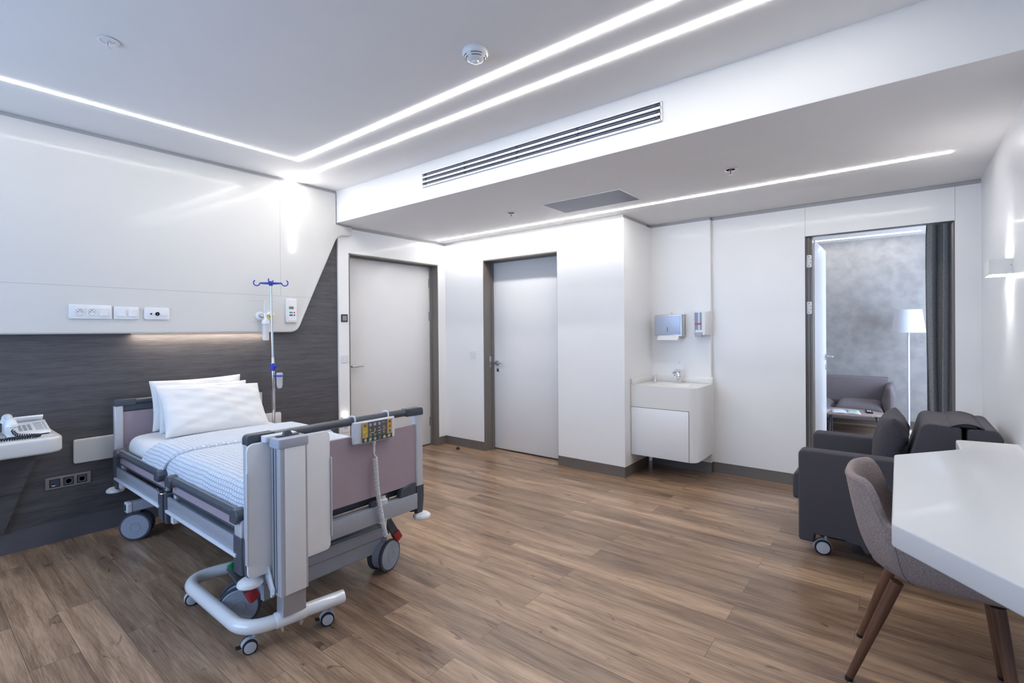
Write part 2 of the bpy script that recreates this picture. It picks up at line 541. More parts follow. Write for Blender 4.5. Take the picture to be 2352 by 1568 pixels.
# ---------------------------------------------------------------- light lines in the ceilings
def strip(g, x0, x1, y0, y1, z):
    return g.box(x0, x1, y0, y1, z - .0045, z - .0005)


w = .017
o = obj('led_strip', strip(strip(G(), -3.575 - w / 2 * 1.2, -3.575 + w / 2 * 1.2, -1.0, 1.92 + w, ZH), -3.575, -.05, 1.92 - w, 1.92 + w, ZH), LEDM)
tag(o, 'bent white light line on the high ceiling, inner of the two long lines', 'ceiling light', 'white light lines')
o = obj('led_strip', strip(G(), -4.10, 0, 2.145 - w, 2.145 + w, ZH).prism(rect(2.145 - w, 2.145 + w, 1.995, 2.575, .006), 'yz', -4.0895, -4.0855), LEDM)
tag(o, 'white light line running from the high ceiling down the bed panel', 'ceiling light', 'white light lines')
o = obj('led_strip', strip(G(), -4.05, .225, 3.795 - .011, 3.795 + .011, ZL - .002), mat('led_diffuser_low', (1, 1, 1), .5, emit=(1.0, 0.965, 0.925), es=23))
tag(o, 'thin white light line on the low ceiling above the doors', 'ceiling light', 'white light lines')
LED2 = mat('led_diffuser_dim', (1, 1, 1), .5, emit=(1, .97, .93), es=9)
o = obj('led_strip', strip(G(), -1.6, .19, 7.84, 7.88, Z2), LED2)
tag(o, 'short light line on the ceiling of the next room', 'ceiling light', 'white light lines')
# ---------------------------------------------------------------- white sculpted panel over the bed
XP = -4.09
pl = rounded([(-2.3, 2.575), (-2.3, 1.30), (2.185, 1.30), (2.318, 1.603), (2.582, 2.19), (2.735, 2.205), (2.735, 2.292), (2.56, 2.292), (2.56, 2.575)],
             [0, 0, .10, 0, .10, .07, .02, 0, 0], 8)
pan = thing('headboard_panel', 'large white sculpted wall panel with slanted right edge above the bed', 'wall panel', (XL, 0, 1.3))
g = G().prism(pl, 'yz', XL + .001, XP, 0)
# soft front edge: bevel the front outline only
bm = g.bm
fe = [e for e in bm.edges if all(abs(v.co.x - XP) < 1e-6 for v in e.verts) and not all(v.co.z > 2.57 for v in e.verts) and not all(v.co.y < -2.2 for v in e.verts) and not all(abs(v.co.y - 2.56) < 1e-5 for v in e.verts)]
bmesh.ops.recalc_face_normals(bm, faces=bm.faces)
bmesh.ops.bevel(bm, geom=fe, offset=.042, segments=8, affect='EDGES', profile=.5, clamp_overlap=True)
obj('panel', g, PANELW, pan, sharp=.5)
obj('panel_joint', G().box(XP - .001, XP + .0004, -2.3, 2.312, 1.6045, 1.6065).box(XP - .001, XP + .0004, 2.038, 2.040, 1.606, 2.575)
    .box(XP - .001, XP + .0003, 1.78, 2.0, 1.556, 1.5572).box(XP - .001, XP + .0003, 1.78, 2.0, 1.385, 1.3862), GROOVE, pan)
struct('trim_4', G().box(XL + .0, XP - .012, -2.6, YS - .002, 2.577, ZH - .001).box(XL, XP - .01, YS, 2.73, 2.294, 2.308), TRIM)
# warm reading light under the panel
WARM = mat('warm_led_diffuser', (1, 1, 1), .5, emit=(1, .86, .68), es=.15)
o = obj('reading_light', G().box(-4.135, -4.108, 1.02, 1.93, 1.2975, 1.2995), WARM)
rl = area('reading_light_lamp', (-4.121, 1.475, 1.2968), (0, 0, 0), .022, .89, 1.1, (1, .84, .66))
tag(o, 'warm light bar tucked under the white panel above the pillows', 'light')

# ---------------------------------------------------------------- sockets and switches on the panel
def plate(g, y0, y1, z0, z1, x=XP, t=.012, r=.006):
    return g.prism(rect(y0, y1, z0, z1, r), 'yz', x, x + t, .003, 2)


SOCK = mat('socket_well', (.5, .51, .54), .4)


def well(g, y, z, x, r=.019):
    return g.lathe([(r + .002, 0), (r + .002, .002), (r, .002), (r * .9, -.006 + .004), (0.001, .0005)], (x, y, z), (1, 0, 0), 24)


t = thing('wall_socket', 'long white plate of two round sockets and a switch on bed panel', 'socket', (XP, .8, 1.44), 'white plates on the panel over the bed')
obj('plate', plate(G(), .693, .907, 1.397, 1.486), WHITEP, t)
for k, yy in enumerate((.745, .805)):
    f = obj('socket', G().prism(rect(yy - .026, yy + .026, 1.415, 1.467, .004), 'yz', XP + .012, XP + .014, .0008, 1), WHITEP, t)
    obj('socket_well', well(G(), yy, 1.441, XP + .0135), SOCK, f)
    obj('socket_pins', G().cyl((XP + .013, yy - .009, 1.441), (XP + .0162, yy - .009, 1.441), .0028, 10).cyl((XP + .013, yy + .009, 1.441), (XP + .0162, yy + .009, 1.441), .0028, 10).cyl((XP + .013, yy, 1.452), (XP + .022, yy, 1.452), .0025, 10), BLACK, f)
obj('switch', G().prism(rect(.842, .888, 1.417, 1.465, .003), 'yz', XP + .012, XP + .0165, .001, 1), WHITEP, t)
t = thing('switch_panel', 'white plate with two square switches beside the long socket plate', 'switch', (XP, .98, 1.44), 'white plates on the panel over the bed')
obj('plate', plate(G(), .917, 1.054, 1.397, 1.481), WHITEP, t)
for yy in (.957, 1.018):
    obj('switch', G().prism(rect(yy - .023, yy + .023, 1.416, 1.462, .003), 'yz', XP + .012, XP + .0165, .001, 1), WHITEP, t)
t = thing('data_outlet', 'small white outlet plate with a black jack right of the switches', 'socket', (XP, 1.155, 1.44), 'white plates on the panel over the bed')
obj('plate', plate(G(), 1.083, 1.232, 1.397, 1.481, r=.014), WHITEP, t)
obj('jack', G().lathe([(.011, 0), (.011, .003), (.007, .0035)], (XP + .012, 1.122, 1.436), (1, 0, 0)), WHITEP, t)
obj('jack_hole', G().lathe([(.006, 0), (.006, .0015)], (XP + .0152, 1.122, 1.436), (1, 0, 0), 16), BLACK, t)
obj('socket_well', well(G(), 1.160, 1.436, XP + .012, .013), SOCK, t)
obj('button', G().prism(rect(1.18, 1.222, 1.424, 1.448, .011), 'yz', XP + .012, XP + .0145, .001, 1), WHITEP, t)

t = thing('nurse_call_monitor', 'white handset with grey display and green and blue keys by slanted panel edge', 'call unit', (XP, 2.12, 1.48))
obj('housing', G().prism(rect(2.073, 2.168, 1.384, 1.586, .008), 'yz', XP, XP + .022, .004, 3), WHITEP, t)
obj('faceplate', G().prism(rect(2.087, 2.163, 1.398, 1.578, .022, 8), 'yz', XP + .022, XP + .0245, .001, 1), WHITEP, t)
obj('display', G().box(XP + .0245, XP + .0255, 2.096, 2.137, 1.498, 1.520), mat('lcd', (.16, .19, .18), .3), t)
obj('green_key', G().prism(rect(2.098, 2.128, 1.462, 1.474, .006), 'yz', XP + .0245, XP + .0265), mat('key_green', (.03, .35, .2), .4), t)
obj('blue_key', G().prism(rect(2.098, 2.128, 1.440, 1.452, .006), 'yz', XP + .0245, XP + .0265), mat('key_blue', (.03, .05, .45), .4), t)
obj('red_key', G().lathe([(.007, 0), (.007, .002), (.004, .002), (.004, .001)], (XP + .0245, 2.142, 1.468), (1, 0, 0), 20), mat('key_red', (.65, .08, .06), .4), t)
obj('navy_key', G().lathe([(.0065, 0), (.0065, .002)], (XP + .0245, 2.142, 1.446), (1, 0, 0), 20), mat('key_navy', (.03, .04, .22), .4), t)
obj('speaker_holes', G().box(XP + .0245, XP + .025, 2.147, 2.153, 1.514, 1.516).box(XP + .0245, XP + .025, 2.147, 2.153, 1.507, 1.509).box(XP + .0245, XP + .025, 2.147, 2.153, 1.500, 1.502), GROOVE, t)

# gas outlets and the oxygen humidifier
t = thing('gas_outlet', 'round white gas outlet with a metal valve, behind the humidifier', 'gas outlet', (XP, 1.865, 1.435), 'round gas outlets on the panel')
obj('body', G().lathe([(.036, 0), (.036, .012), (.030, .020), (.017, .024), (.016, .014)], (XP, 1.865, 1.435), (1, 0, 0)), WHITEP, t)
obj('valve', G().lathe([(.015, .0), (.015, .026), (.008, .03)], (XP, 1.865, 1.435), (1, 0, 0), 20), STEEL, t)
t = thing('gas_outlet', 'round gas outlet with a yellow ring, partly behind the drip pole', 'gas outlet', (XP, 1.945, 1.435), 'round gas outlets on the panel')
obj('body', G().lathe([(.036, 0), (.036, .012), (.030, .020), (.028, .020)], (XP, 1.945, 1.435), (1, 0, 0)), WHITEP, t)
obj('ring', G().lathe([(.028, 0), (.028, .022), (.018, .025)], (XP, 1.945, 1.435), (1, 0, 0)), mat('yellow_ring', (.75, .65, .08), .4), t)
obj('valve_hole', G().lathe([(.014, 0), (.014, .026)], (XP, 1.945, 1.435), (1, 0, 0), 20), BLACK, t)
CLEAR = mat('clear_plastic', (.88, .90, .94), .05, alpha=.30, coat=.5)
HX = -4.02
t = thing('oxygen_flowmeter', 'clear oxygen flowmeter with humidifier bottle hung on the panel', 'flowmeter', (HX, 1.878, 1.4))
obj('flow_tube', G().cyl((HX, 1.878, 1.455), (HX, 1.878, 1.555), .013, 20, .003), CLEAR, t)
obj('tube_scale', G().cyl((HX, 1.878, 1.46), (HX, 1.878, 1.545), .004, 10), WHITEP, t)
obj('valve_body', G().cyl((HX, 1.878, 1.41), (HX, 1.878, 1.458), .011, 20, .002).cyl((XP + .025, 1.868, 1.435), (HX, 1.878, 1.435), .009, 16).cyl((HX, 1.878, 1.44), (HX, 1.915, 1.444), .007, 16), CHROME, t)
obj('knob', G().cyl((HX, 1.915, 1.444), (HX, 1.932, 1.446), .014, 20, .002), WHITEP, t)
obj('cap', G().lathe([(.012, .03), (.02, .022), (.027, .014), (.029, 0), (.029, -.012)], (HX, 1.878, 1.383), (0, 0, 1)), WHITEP, t)
obj('bottle', G().lathe([(.026, 1.372), (.0265, 1.31), (.026, 1.27), (.024, 1.24), (.018, 1.235), (.001, 1.235), (.001, 1.239), (.017, 1.239), (.021, 1.243), (.0235, 1.27), (.0242, 1.31), (.0238, 1.372)], (HX, 1.878, 0), (0, 0, 1), close=False), CLEAR, t)
obj('dip_tube', G().cyl((HX, 1.878, 1.26), (HX, 1.878, 1.37), .006, 12), WHITEP, t)

# ---------------------------------------------------------------- low on the dark wall
t = thing('wall_bumper_board', 'cream-white rounded bumper board on dark wall behind the bed head', 'wall board', (XL, 1.38, .55))
obj('board', G().prism(rect(.716, 2.052, .474, .626, .014), 'yz', XL, XL + .022, .004, 3), PANELW, t)
t = thing('socket_strip', 'bronze-framed strip of three dark sockets low on the dark wall', 'socket', (XL, .69, .37))
BRONZE = sub(mat('bronze_frame', (.16, .14, .14), .35, metal=.5), (.32, .29, .285), .03, 30)
obj('frame', G().prism(rect(.583, .802, .335, .408, .002), 'yz', XL, XL + .010, .0015, 1), BRONZE, t)
DS = mat('dark_socket', (.07, .08, .11), .3)
for k, yy in enumerate((.627, .692, .757)):
    f = obj('socket', G().box(XL + .01, XL + .0115, yy - .025, yy + .025, .347, .397), BLACK, t)
    obj('insert', G().prism(rect(yy - .021, yy + .021, .351, .393, .002), 'yz', XL + .0115, XL + .013), DS, f)
    if k:
        obj('socket_well', G().lathe([(.018, 0), (.018, .001), (.016, .001), (.014, -.0005 + .0002)], (XL + .013, yy, .372), (1, 0, 0), 24), mat('socket_ring', (.17, .19, .24), .25), f)
        obj('contact', G().box(XL + .0135, XL + .0155, yy - .003, yy + .003, .355, .358), CHROME, f)
        obj('contact', G().box(XL + .0135, XL + .0155, yy - .003, yy + .003, .386, .389), CHROME, f)
    else:
        obj('port_label', G().box(XL + .013, XL + .0135, yy - .014, yy + .001, .355, .361), WHITEP, f)
        obj('port', G().box(XL + .013, XL + .0138, yy - .012, yy - .002, .364, .372), BLACK, f)

# dark drawer cabinet below the shelf
t = thing('bedside_cabinet', 'dark striped wall cabinet with slanted end under the white shelf', 'cabinet', (XL, -.2, .14))
obj('cabinet_body', G().prism([(-1.2, .625), (.565, .625), (.40, .139), (-1.2, .139)], 'yz', XL + .001, XL + .035), DARKW, t)
obj('drawer_gap', G().box(XL + .0345, XL + .0355, -1.2, .485, .356, .359), BLACK, t)
# white shelf
t = thing('bedside_shelf', 'thick rounded white wall shelf carrying the telephone', 'shelf', (XL, .1, .64))
g = G().prism(rounded([(XL, -1.0), (XL, .605), (-3.70, .605), (-3.70, -1.0)], [0, .02, .085, 0], 8), 'xy', .640, .728, .016, 4)
obj('shelf_board', g, PANELW, t)

# telephone
PX, PY, PZ = -3.95, .46, .729
t = thing('desk_telephone', 'white desk telephone with keypad and black coiled cord', 'telephone', (PX, PY, PZ))
g = G().prism([(-4.06, .735), (-4.06, .785), (-4.045, .79), (-3.86, .748), (-3.855, .735)], 'xz', .392, .572, .004, 2)
obj('base', g, WHITEP, t)
obj('foot', G().box(-4.05, -3.865, .40, .565, .7285, .736), BLACK, t)
g = G()
g.obox((-4.045, .500, .802), (.05, .125, .012), (0, -40, 0), .002)
dsp = obj('display_hood', g, WHITEP, t)
obj('display', G().obox((-4.042, .503, .8105), (.020, .095, .002), (0, -40, 0)), mat('phone_lcd', (.12, .13, .13), .3), dsp)
KEY = mat('phone_keys', (.28, .29, .33), .5)
def pz(x):
    return .7895 - (x + 4.045) * .2265
g = G()
for i in range(3):
    for j in range(5):
        x = -3.90 - j * .019
        g.obox((x, .452 + i * .020, pz(x)), (.012, .014, .005), (0, 12.8, 0), .001)
obj('keypad', g, KEY, t)
g = G()
for j in range(9):
    x = -3.89 - j * .0145
    g.obox((x, .530, pz(x)), (.006, .034, .002), (0, 12.8, 0))
    g.obox((x, .556, pz(x)), (.006, .008, .004), (0, 12.8, 0), .001)
obj('speed_dial', g, KEY, t)
g = G().tube(smoothpath([(-3.875, .412, .775), (-3.885, .412, .803), (-3.94, .412, .825), (-4.0, .412, .832), (-4.05, .412, .812), (-4.06, .412, .79)], 5), [.02] * 2 + [.027] * 3 + [.024] * 3 + [.016] * 10 + [.024] * 4 + [.027] * 3 + [.02], 14)
obj('handset', g, WHITEP, t)
cp = smoothpath([(-3.862, .415, .77), (-3.84, .43, .745), (-3.81, .485, .738), (-3.775, .51, .738), (-3.755, .48, .738), (-3.765, .40, .738), (-3.78, .25, .738), (-3.82, .1, .738)], 14)
hl = []
for i, p in enumerate(cp):
    pass
def coil(path, rad, turns, per=10):
    P = smoothpath(path, 8)
    L = [0]
    for a, b in zip(P, P[1:]):
        L.append(L[-1] + (b - a).length)
    n = turns * per
    out = []
    for i in range(n + 1):
        s_ = L[-1] * i / n
        k = max(0, min(len(P) - 2, next((q for q in range(len(L) - 1) if L[q + 1] >= s_), len(P) - 2)))
        f = (s_ - L[k]) / max(1e-9, L[k + 1] - L[k])
        p = P[k].lerp(P[k + 1], f)
        tt = (P[k + 1] - P[k]).normalized()
        ref = Vector((0, 0, 1)) if abs(tt.z) < .8 else Vector((0, 1, 0))
        u = (ref - tt * ref.dot(tt)).normalized()
        w_ = tt.cross(u)
        a = 2 * math.pi * i / per
        out.append(p + (u * math.cos(a) + w_ * math.sin(a)) * rad)
    return out
obj('coiled_cord', G().tube(coil(cp[::14] + [cp[-1]], .0068, 60, 8), .0030, 6), mat('cord_black', (.03, .03, .035), .45), t)

# ---------------------------------------------------------------- pier: thermostat, switch, socket
t = thing('thermostat', 'small black square thermostat on the white pier left of door', 'thermostat', (XW, 2.66, 1.43))
obj('frame', G().prism(rect(2.628, 2.696, 1.394, 1.466, .003), 'yz', XW, XW + .010, .002, 1), mat('black_gloss', (.02, .02, .024), .2), t)
obj('display', G().box(XW + .010, XW + .011, 2.640, 2.684, 1.407, 1.453), mat('grey_lcd', (.24, .25, .25), .3), t)
t = thing('light_switch', 'white square light switch below the black thermostat', 'switch', (XW, 2.66, 1.045), 'white light switches')
obj('plate', G().prism(rect(2.624, 2.700, 1.007, 1.083, .003), 'yz', XW, XW + .008, .002, 1), WHITEP, t)
obj('rocker', G().prism(rect(2.642, 2.682, 1.025, 1.065, .002), 'yz', XW + .008, XW + .0115, .001, 1), WHITEP, t)
t = thing('light_switch', 'white square light switch on the wall between the two doors', 'switch', (-3.70, YB, 1.04), 'white light switches')
obj('plate', G().prism(rect(-3.745, -3.655, .998, 1.078, .003), 'xz', YB, YB - .008, .002, 1), WHITEP, t)
obj('rocker', G().prism(rect(-3.722, -3.678, 1.016, 1.06, .002), 'xz', YB - .008, YB - .0115, .001, 1), WHITEP, t)
t = thing('wall_socket', 'white wall socket seen low on the pier behind the foot rail', 'socket', (XW, 2.66, .44))
obj('plate', G().prism(rect(2.626, 2.706, .35, .50, .003), 'yz', XW, XW + .008, .002, 1), WHITEP, t)
obj('socket_well', G().lathe([(.02, 0), (.02, .002), (.018, .002), (.016, .0003)], (XW + .008, 2.666, .40), (1, 0, 0), 24), SOCK, t)
obj('floor_light', G().ball((XW + .012, 2.66, .515), .012, (1, 1.3, .7), 12, 8), mat('small_lamp', (1, 1, 1), .4, emit=(1, .98, .95), es=8), t)
o = obj('door_stop', G().lathe([(.02, 0), (.02, .012), (.012, .024), (.001, .026)], (-3.827, 3.86, 0), (0, 0, 1), 20), BLACK)
tag(o, 'small black dome door stop on the floor near the corner', 'door stop')

# ---------------------------------------------------------------- ceiling fittings
gx0, gx1, gz0, gz1 = -2.90, -1.0, 2.415, 2.515
t = thing('air_vent', 'long white three-slot air grille on the ceiling drop', 'vent', ((gx0 + gx1) / 2, YS, 2.465))
t_c = G().box(gx0, gx1, YS - .012, YS - .009, gz0, gz1)
g = G()
rails = [gz0, gz0 + .012, gz0 + .036, gz0 + .047, gz0 + .070, gz0 + .081]
g.box(gx0, gx1, YS - .013, YS - .001, gz1 - .004, gz1 + .002).box(gx0, gx1, YS - .013, YS - .001, gz0 - .004, gz0 + .006)
for zz in (gz0 + .027, gz0 + .062):
    g.box(gx0, gx1, YS - .013, YS - .001, zz, zz + .013)
g.box(gx0 - .003, gx0 + .004, YS - .013, YS - .001, gz0 - .004, gz1 + .002).box(gx1 - .004, gx1 + .003, YS - .013, YS - .001, gz0 - .004, gz1 + .002)
obj('frame', g, WHITEP, t)
obj('duct', G().box(gx0, gx1, YS - .0035, YS - .0005, gz0, gz1), mat('duct_dark', (.03, .033, .045), .6), t)
g = G()
for zz in (gz0 + .015, gz0 + .050, gz0 + .086):
    g.obox(((gx0 + gx1) / 2, YS - .007, zz), (gx1 - gx0 - .02, .006, .006), (35, 0, 0), .001)
obj('slat', g, sub(mat('vane', (.15, .17, .21), .35, metal=.6), (.24, .26, .33), .02, 20), t)
SPD = mat('spacer_dark', (.02, .02, .03), .5)
for x in (-2.45, -1.98, -1.52, gx0 + .036, gx1 - .024):
    obj('spacer', G().box(x - .006, x + .006, YS - .0115, YS - .003, gz0 + .004, gz1 - .004), SPD, t)
t = thing('ceiling_grille', 'grey rectangular ribbed grille in the low ceiling', 'vent', (-1.92, 3.43, ZL - .002))
X0, X1, Y0, Y1 = -2.254, -1.585, 3.255, 3.605
obj('frame', G().box(X0 - .008, X1 + .008, Y0 - .008, Y0, ZL - .006, ZL - .002).box(X0 - .008, X1 + .008, Y1, Y1 + .008, ZL - .006, ZL - .002).box(X0 - .008, X0, Y0, Y1, ZL - .006, ZL - .002).box(X1, X1 + .008, Y0, Y1, ZL - .006, ZL - .002), WHITEP, t)
obj('duct', G().box(X0, X1, Y0, Y1, ZL - .0035, ZL - .002), mat('duct_grey', (.10, .105, .13), .6), t)
g = G()
n = 26
for k in range(n):
    yy = Y0 + (Y1 - Y0) * (k + .5) / n
    g.box(X0, X1, yy - .0032, yy + .0032, ZL - .0065, ZL - .0035)
obj('slat', g, sub(mat('grille_grey', (.3, .3, .34), .4), (.30, .31, .36), .02, 20), t)

RED = mat('red_glass', (.55, .03, .03), .1)
def sprinkler(x, y, z, label):
    t = thing('sprinkler', label, 'sprinkler', (x, y, z), 'ceiling sprinklers')
    obj('escutcheon', G().lathe([(.032, 0), (.041, -.002), (.042, -.004), (.030, -.005), (.026, -.002)], (x, y, z), (0, 0, 1)), WHITEP, t)
    obj('cup', G().lathe([(.026, -.0015), (.018, -.001), (.001, -.001)], (x, y, z - .0005), (0, 0, 1), 24), mat('cup_grey', (.3, .3, .32), .5), t)
    b = obj('sprinkler_frame', G().tube(smoothpath([(x - .004, y, z - .002), (x - .010, y, z - .015), (x - .004, y, z - .032)], 4), .0022, 8).tube(smoothpath([(x + .004, y, z - .002), (x + .010, y, z - .015), (x + .004, y, z - .032)], 4), .0022, 8).cyl((x, y, z - .030), (x, y, z - .036), .005, 12), WHITEP, t)
    obj('bulb', G().cyl((x, y, z - .004), (x, y, z - .030), .0028, 10), RED, t)
    obj('deflector', G().lathe([(.014, -.036), (.014, -.038), (.004, -.039)], (x, y, z), (0, 0, 1), 16), WHITEP, t)
    return t


sprinkler(-2.753, .611, ZH, 'white sprinkler on high ceiling inside the bent light line')
sprinkler(-2.618, 3.309, ZL - .002, 'white sprinkler on low ceiling between the door and the grey grille')
sprinkler(-.845, 3.308, ZL - .002, 'white sprinkler on low ceiling right of the grey grille')
sx, sy = -1.55, 1.70
t = thing('smoke_detector', 'round white smoke detector on the high ceiling by the light lines', 'smoke detector', (sx, sy, ZH))
obj('base', G().lathe([(.058, 0), (.060, -.004), (.060, -.016), (.056, -.022), (.050, -.030), (.036, -.042), (.022, -.048), (.001, -.048)], (sx, sy, ZH), (0, 0, 1), 48), WHITEP, t)
g = G()
for rr, zz in ((.0515, -.0285), (.044, -.0365)):
    for a0 in range(20, 380, 90):
        pts = [(sx + rr * math.cos(R(a0 + q)), sy + rr * math.sin(R(a0 + q)), ZH + zz) for q in range(0, 62, 6)]
        obj('smoke_slot', G().tube(pts, .0016, 6), BLACK, t)
obj('led_lens', G().lathe([(.018, -.046), (.016, -.054), (.008, -.059), (.001, -.060)], (sx, sy, ZH), (0, 0, 1), 24), mat('lens', (.85, .86, .9), .1, coat=.6), t)

# ---------------------------------------------------------------- wall lamp on the right wall
t = thing('wall_sconce', 'white box-shaped up and down wall light beside the doorway', 'wall lamp', (XR, 3.52, 1.6))
sy0, sy1, sx0, sz0, sz1 = 3.42, 3.62, .345, 1.56, 1.636
g = G().box(sx0, sx0 + .004, sy0, sy1, sz0, sz1).box(sx0, XR, sy0, sy0 + .004, sz0, sz1).box(sx0, XR, sy1 - .004, sy1, sz0, sz1)
obj('housing', g, sub(mat('sconce_white', (.8, .8, .79), .4), (.78, .78, .765), .01, 20), t)
obj('screw', G().cyl((.4235, sy0 - .001, 1.602), (.4235, sy0 + .001, 1.602), .002, 8), GREYP, t)
obj('lower_diffuser', G().box(sx0 + .004, XR, sy0 + .004, sy1 - .004, sz0 + .001, sz0 + .003), mat('sconce_glow', (1, 1, 1), .5, emit=(1, .99, .97), es=7), t)
obj('upper_diffuser', G().box(sx0 + .004, XR, sy0 + .004, sy1 - .004, sz1 - .003, sz1 - .001), mat('sconce_glow_top', (1, 1, 1), .5, emit=(1, .99, .97), es=4), t)
for k, (z, rx) in enumerate(((sz0 - .004, 0), (sz1 + .004, 180))):
    l = bpy.data.lights.new('sconce_beam', 'SPOT')
    l.energy = (2.6, 1.2)[k]; l.spot_size = R(100); l.spot_blend = 1.0; l.shadow_soft_size = .03; l.color = (1, .99, .98)
    o = bpy.data.objects.new('sconce_beam', l); COL.objects.link(o)
    o.location = (.365, 3.50, z); o.rotation_euler = (R(rx), 0, 0)
# ---------------------------------------------------------------- hospital bed
BX0, BX1, BY0, BY1 = -4.05, -2.10, .90, 1.845
MAUVE = sub(mat('mauve_laminate', (.3, .24, .28), .45), (.40, .325, .37), .02, 12)
BGREY = sub(mat('bed_grey_paint', (.25, .27, .32), .35, coat=.3), (.37, .39, .45), .02, 20)
LPLAST = sub(mat('light_grey_plastic', (.6, .62, .67), .35), (.72, .74, .80), .01, 20)
CAPG = sub(mat('cap_grey', (.07, .08, .1), .38, coat=.1), (.072, .082, .105), .03, 30)
CASTG = sub(mat('castor_grey', (.22, .25, .32), .45), (.32, .355, .44), .02, 20)
TYRE = sub(mat('castor_tyre', (.07, .075, .09), .6), (.06, .065, .085), .04, 30)
bed = thing('hospital_bed', 'grey and mauve hospital bed with aluminium posts, standing against the dark wall', 'bed', (-3.08, 1.37, 0))


BOARD = sub(mat('rail_board_metal', (.4, .42, .48), .4, metal=.3), (.40, .42, .48), .02, 60)


def endboard(x, foot):
    """head or foot board in the plane x"""
    zt = .875 if foot else .865
    zb = .445 if foot else .50
    nm = 'footboard' if foot else 'headboard'
    t0 = .018
    b = obj(nm, G().box(x - .010, x + .010, BY0 + .048, BY1 - .048, .458 if foot else .55, .785), MAUVE, bed)
    for s, yy in ((0, BY0 + .024), (1, BY1 - .024)):
        g = G().prism(rect(x - .020, x + .020, yy - .024, yy + .024, .010), 'xy', zb, zt - .033)
        obj('post', g, ALU, bed)
        # small clear return beside the post at the top
    # lower dark sleeves with a slight taper, and the white bumper discs
    for yy, sg in ((BY0 + .022, -1), (BY1 - .022, 1)):
        g = G()
        rows = []
        for z, a in ((zb, .026), (.38, .027), (.30, .022), (.285, .018)):
            rows.append([(x + p[0], yy + p[1], z) for p in rect(-a * .85, a * .85, -a, a, .010)])
        vs = g.grid(rows, cv=True)
        g.bm.faces.new(vs[0][::-1]); g.bm.faces.new(vs[-1])
        obj('post_sleeve', g, CAPG, bed)
        o_ = (x + (.015 if foot else -.03), yy + sg * .012, .262)
        if not foot and sg > 0:
            continue
        obj('bumper_disc', G().lathe([(.020, .030), (.034, .026), (.047, .016), (.050, .006), (.047, 0), (.012, -.002)], o_, (0, 0, 1), 36), WHITEP, bed)
    # hand rail with rounded end caps
    g = G().tube([(x, BY0 + .10, zt - .017), (x, BY1 - .10, zt - .017)], .0195, 20)
    obj('hand_rail', g, CAPG, bed)
    for sg, ye in ((1, BY0), (-1, BY1)):
        g = G()
        pr = rounded([(ye, zt - .040), (ye, zt + .003), (ye + sg * .115, zt + .003), (ye + sg * .115, zt - .038)], [.004, .028, .003, .003], 6)
        g.prism(pr, 'yz', x - .023, x + .023, .009, 3)
        obj('corner_cap', g, CAPG, bed)
    return b


endboard(-2.122, True)
endboard(-4.035, False)
obj('headboard_band', G().box(-4.047, -4.023, BY0 + .048, BY1 - .048, .795, .83), CAPG, bed)
# foot cross beam
g = G().box(-2.150, -2.098, BY0 + .046, BY1 - .046, .322, .408, .004)
obj('cross_beam', g, BGREY, bed)
g = G().box(-2.21, -2.165, BY0 + .06, BY1 - .06, .405, .445, .003)
obj('rail_under_footboard', g, CAPG, bed)
obj('transport_clamp', G().prism(rounded([(1.68, .41), (1.69, .45), (1.76, .468), (1.79, .468), (1.79, .41)], [.004, .012, .012, 0, 0]), 'yz', -2.135, -2.10, .004), GREYP, bed)
obj('push_fitting', G().lathe([(.028, .408), (.028, .425), (.018, .432), (.018, .445), (.001, .446)], (-2.128, 1.585, 0), (0, 0, 1), 24), LPLAST, bed)
obj('plug_clip', G().box(-2.13, -2.105, 1.50, 1.545, .409, .436, .005), CAPG, bed)
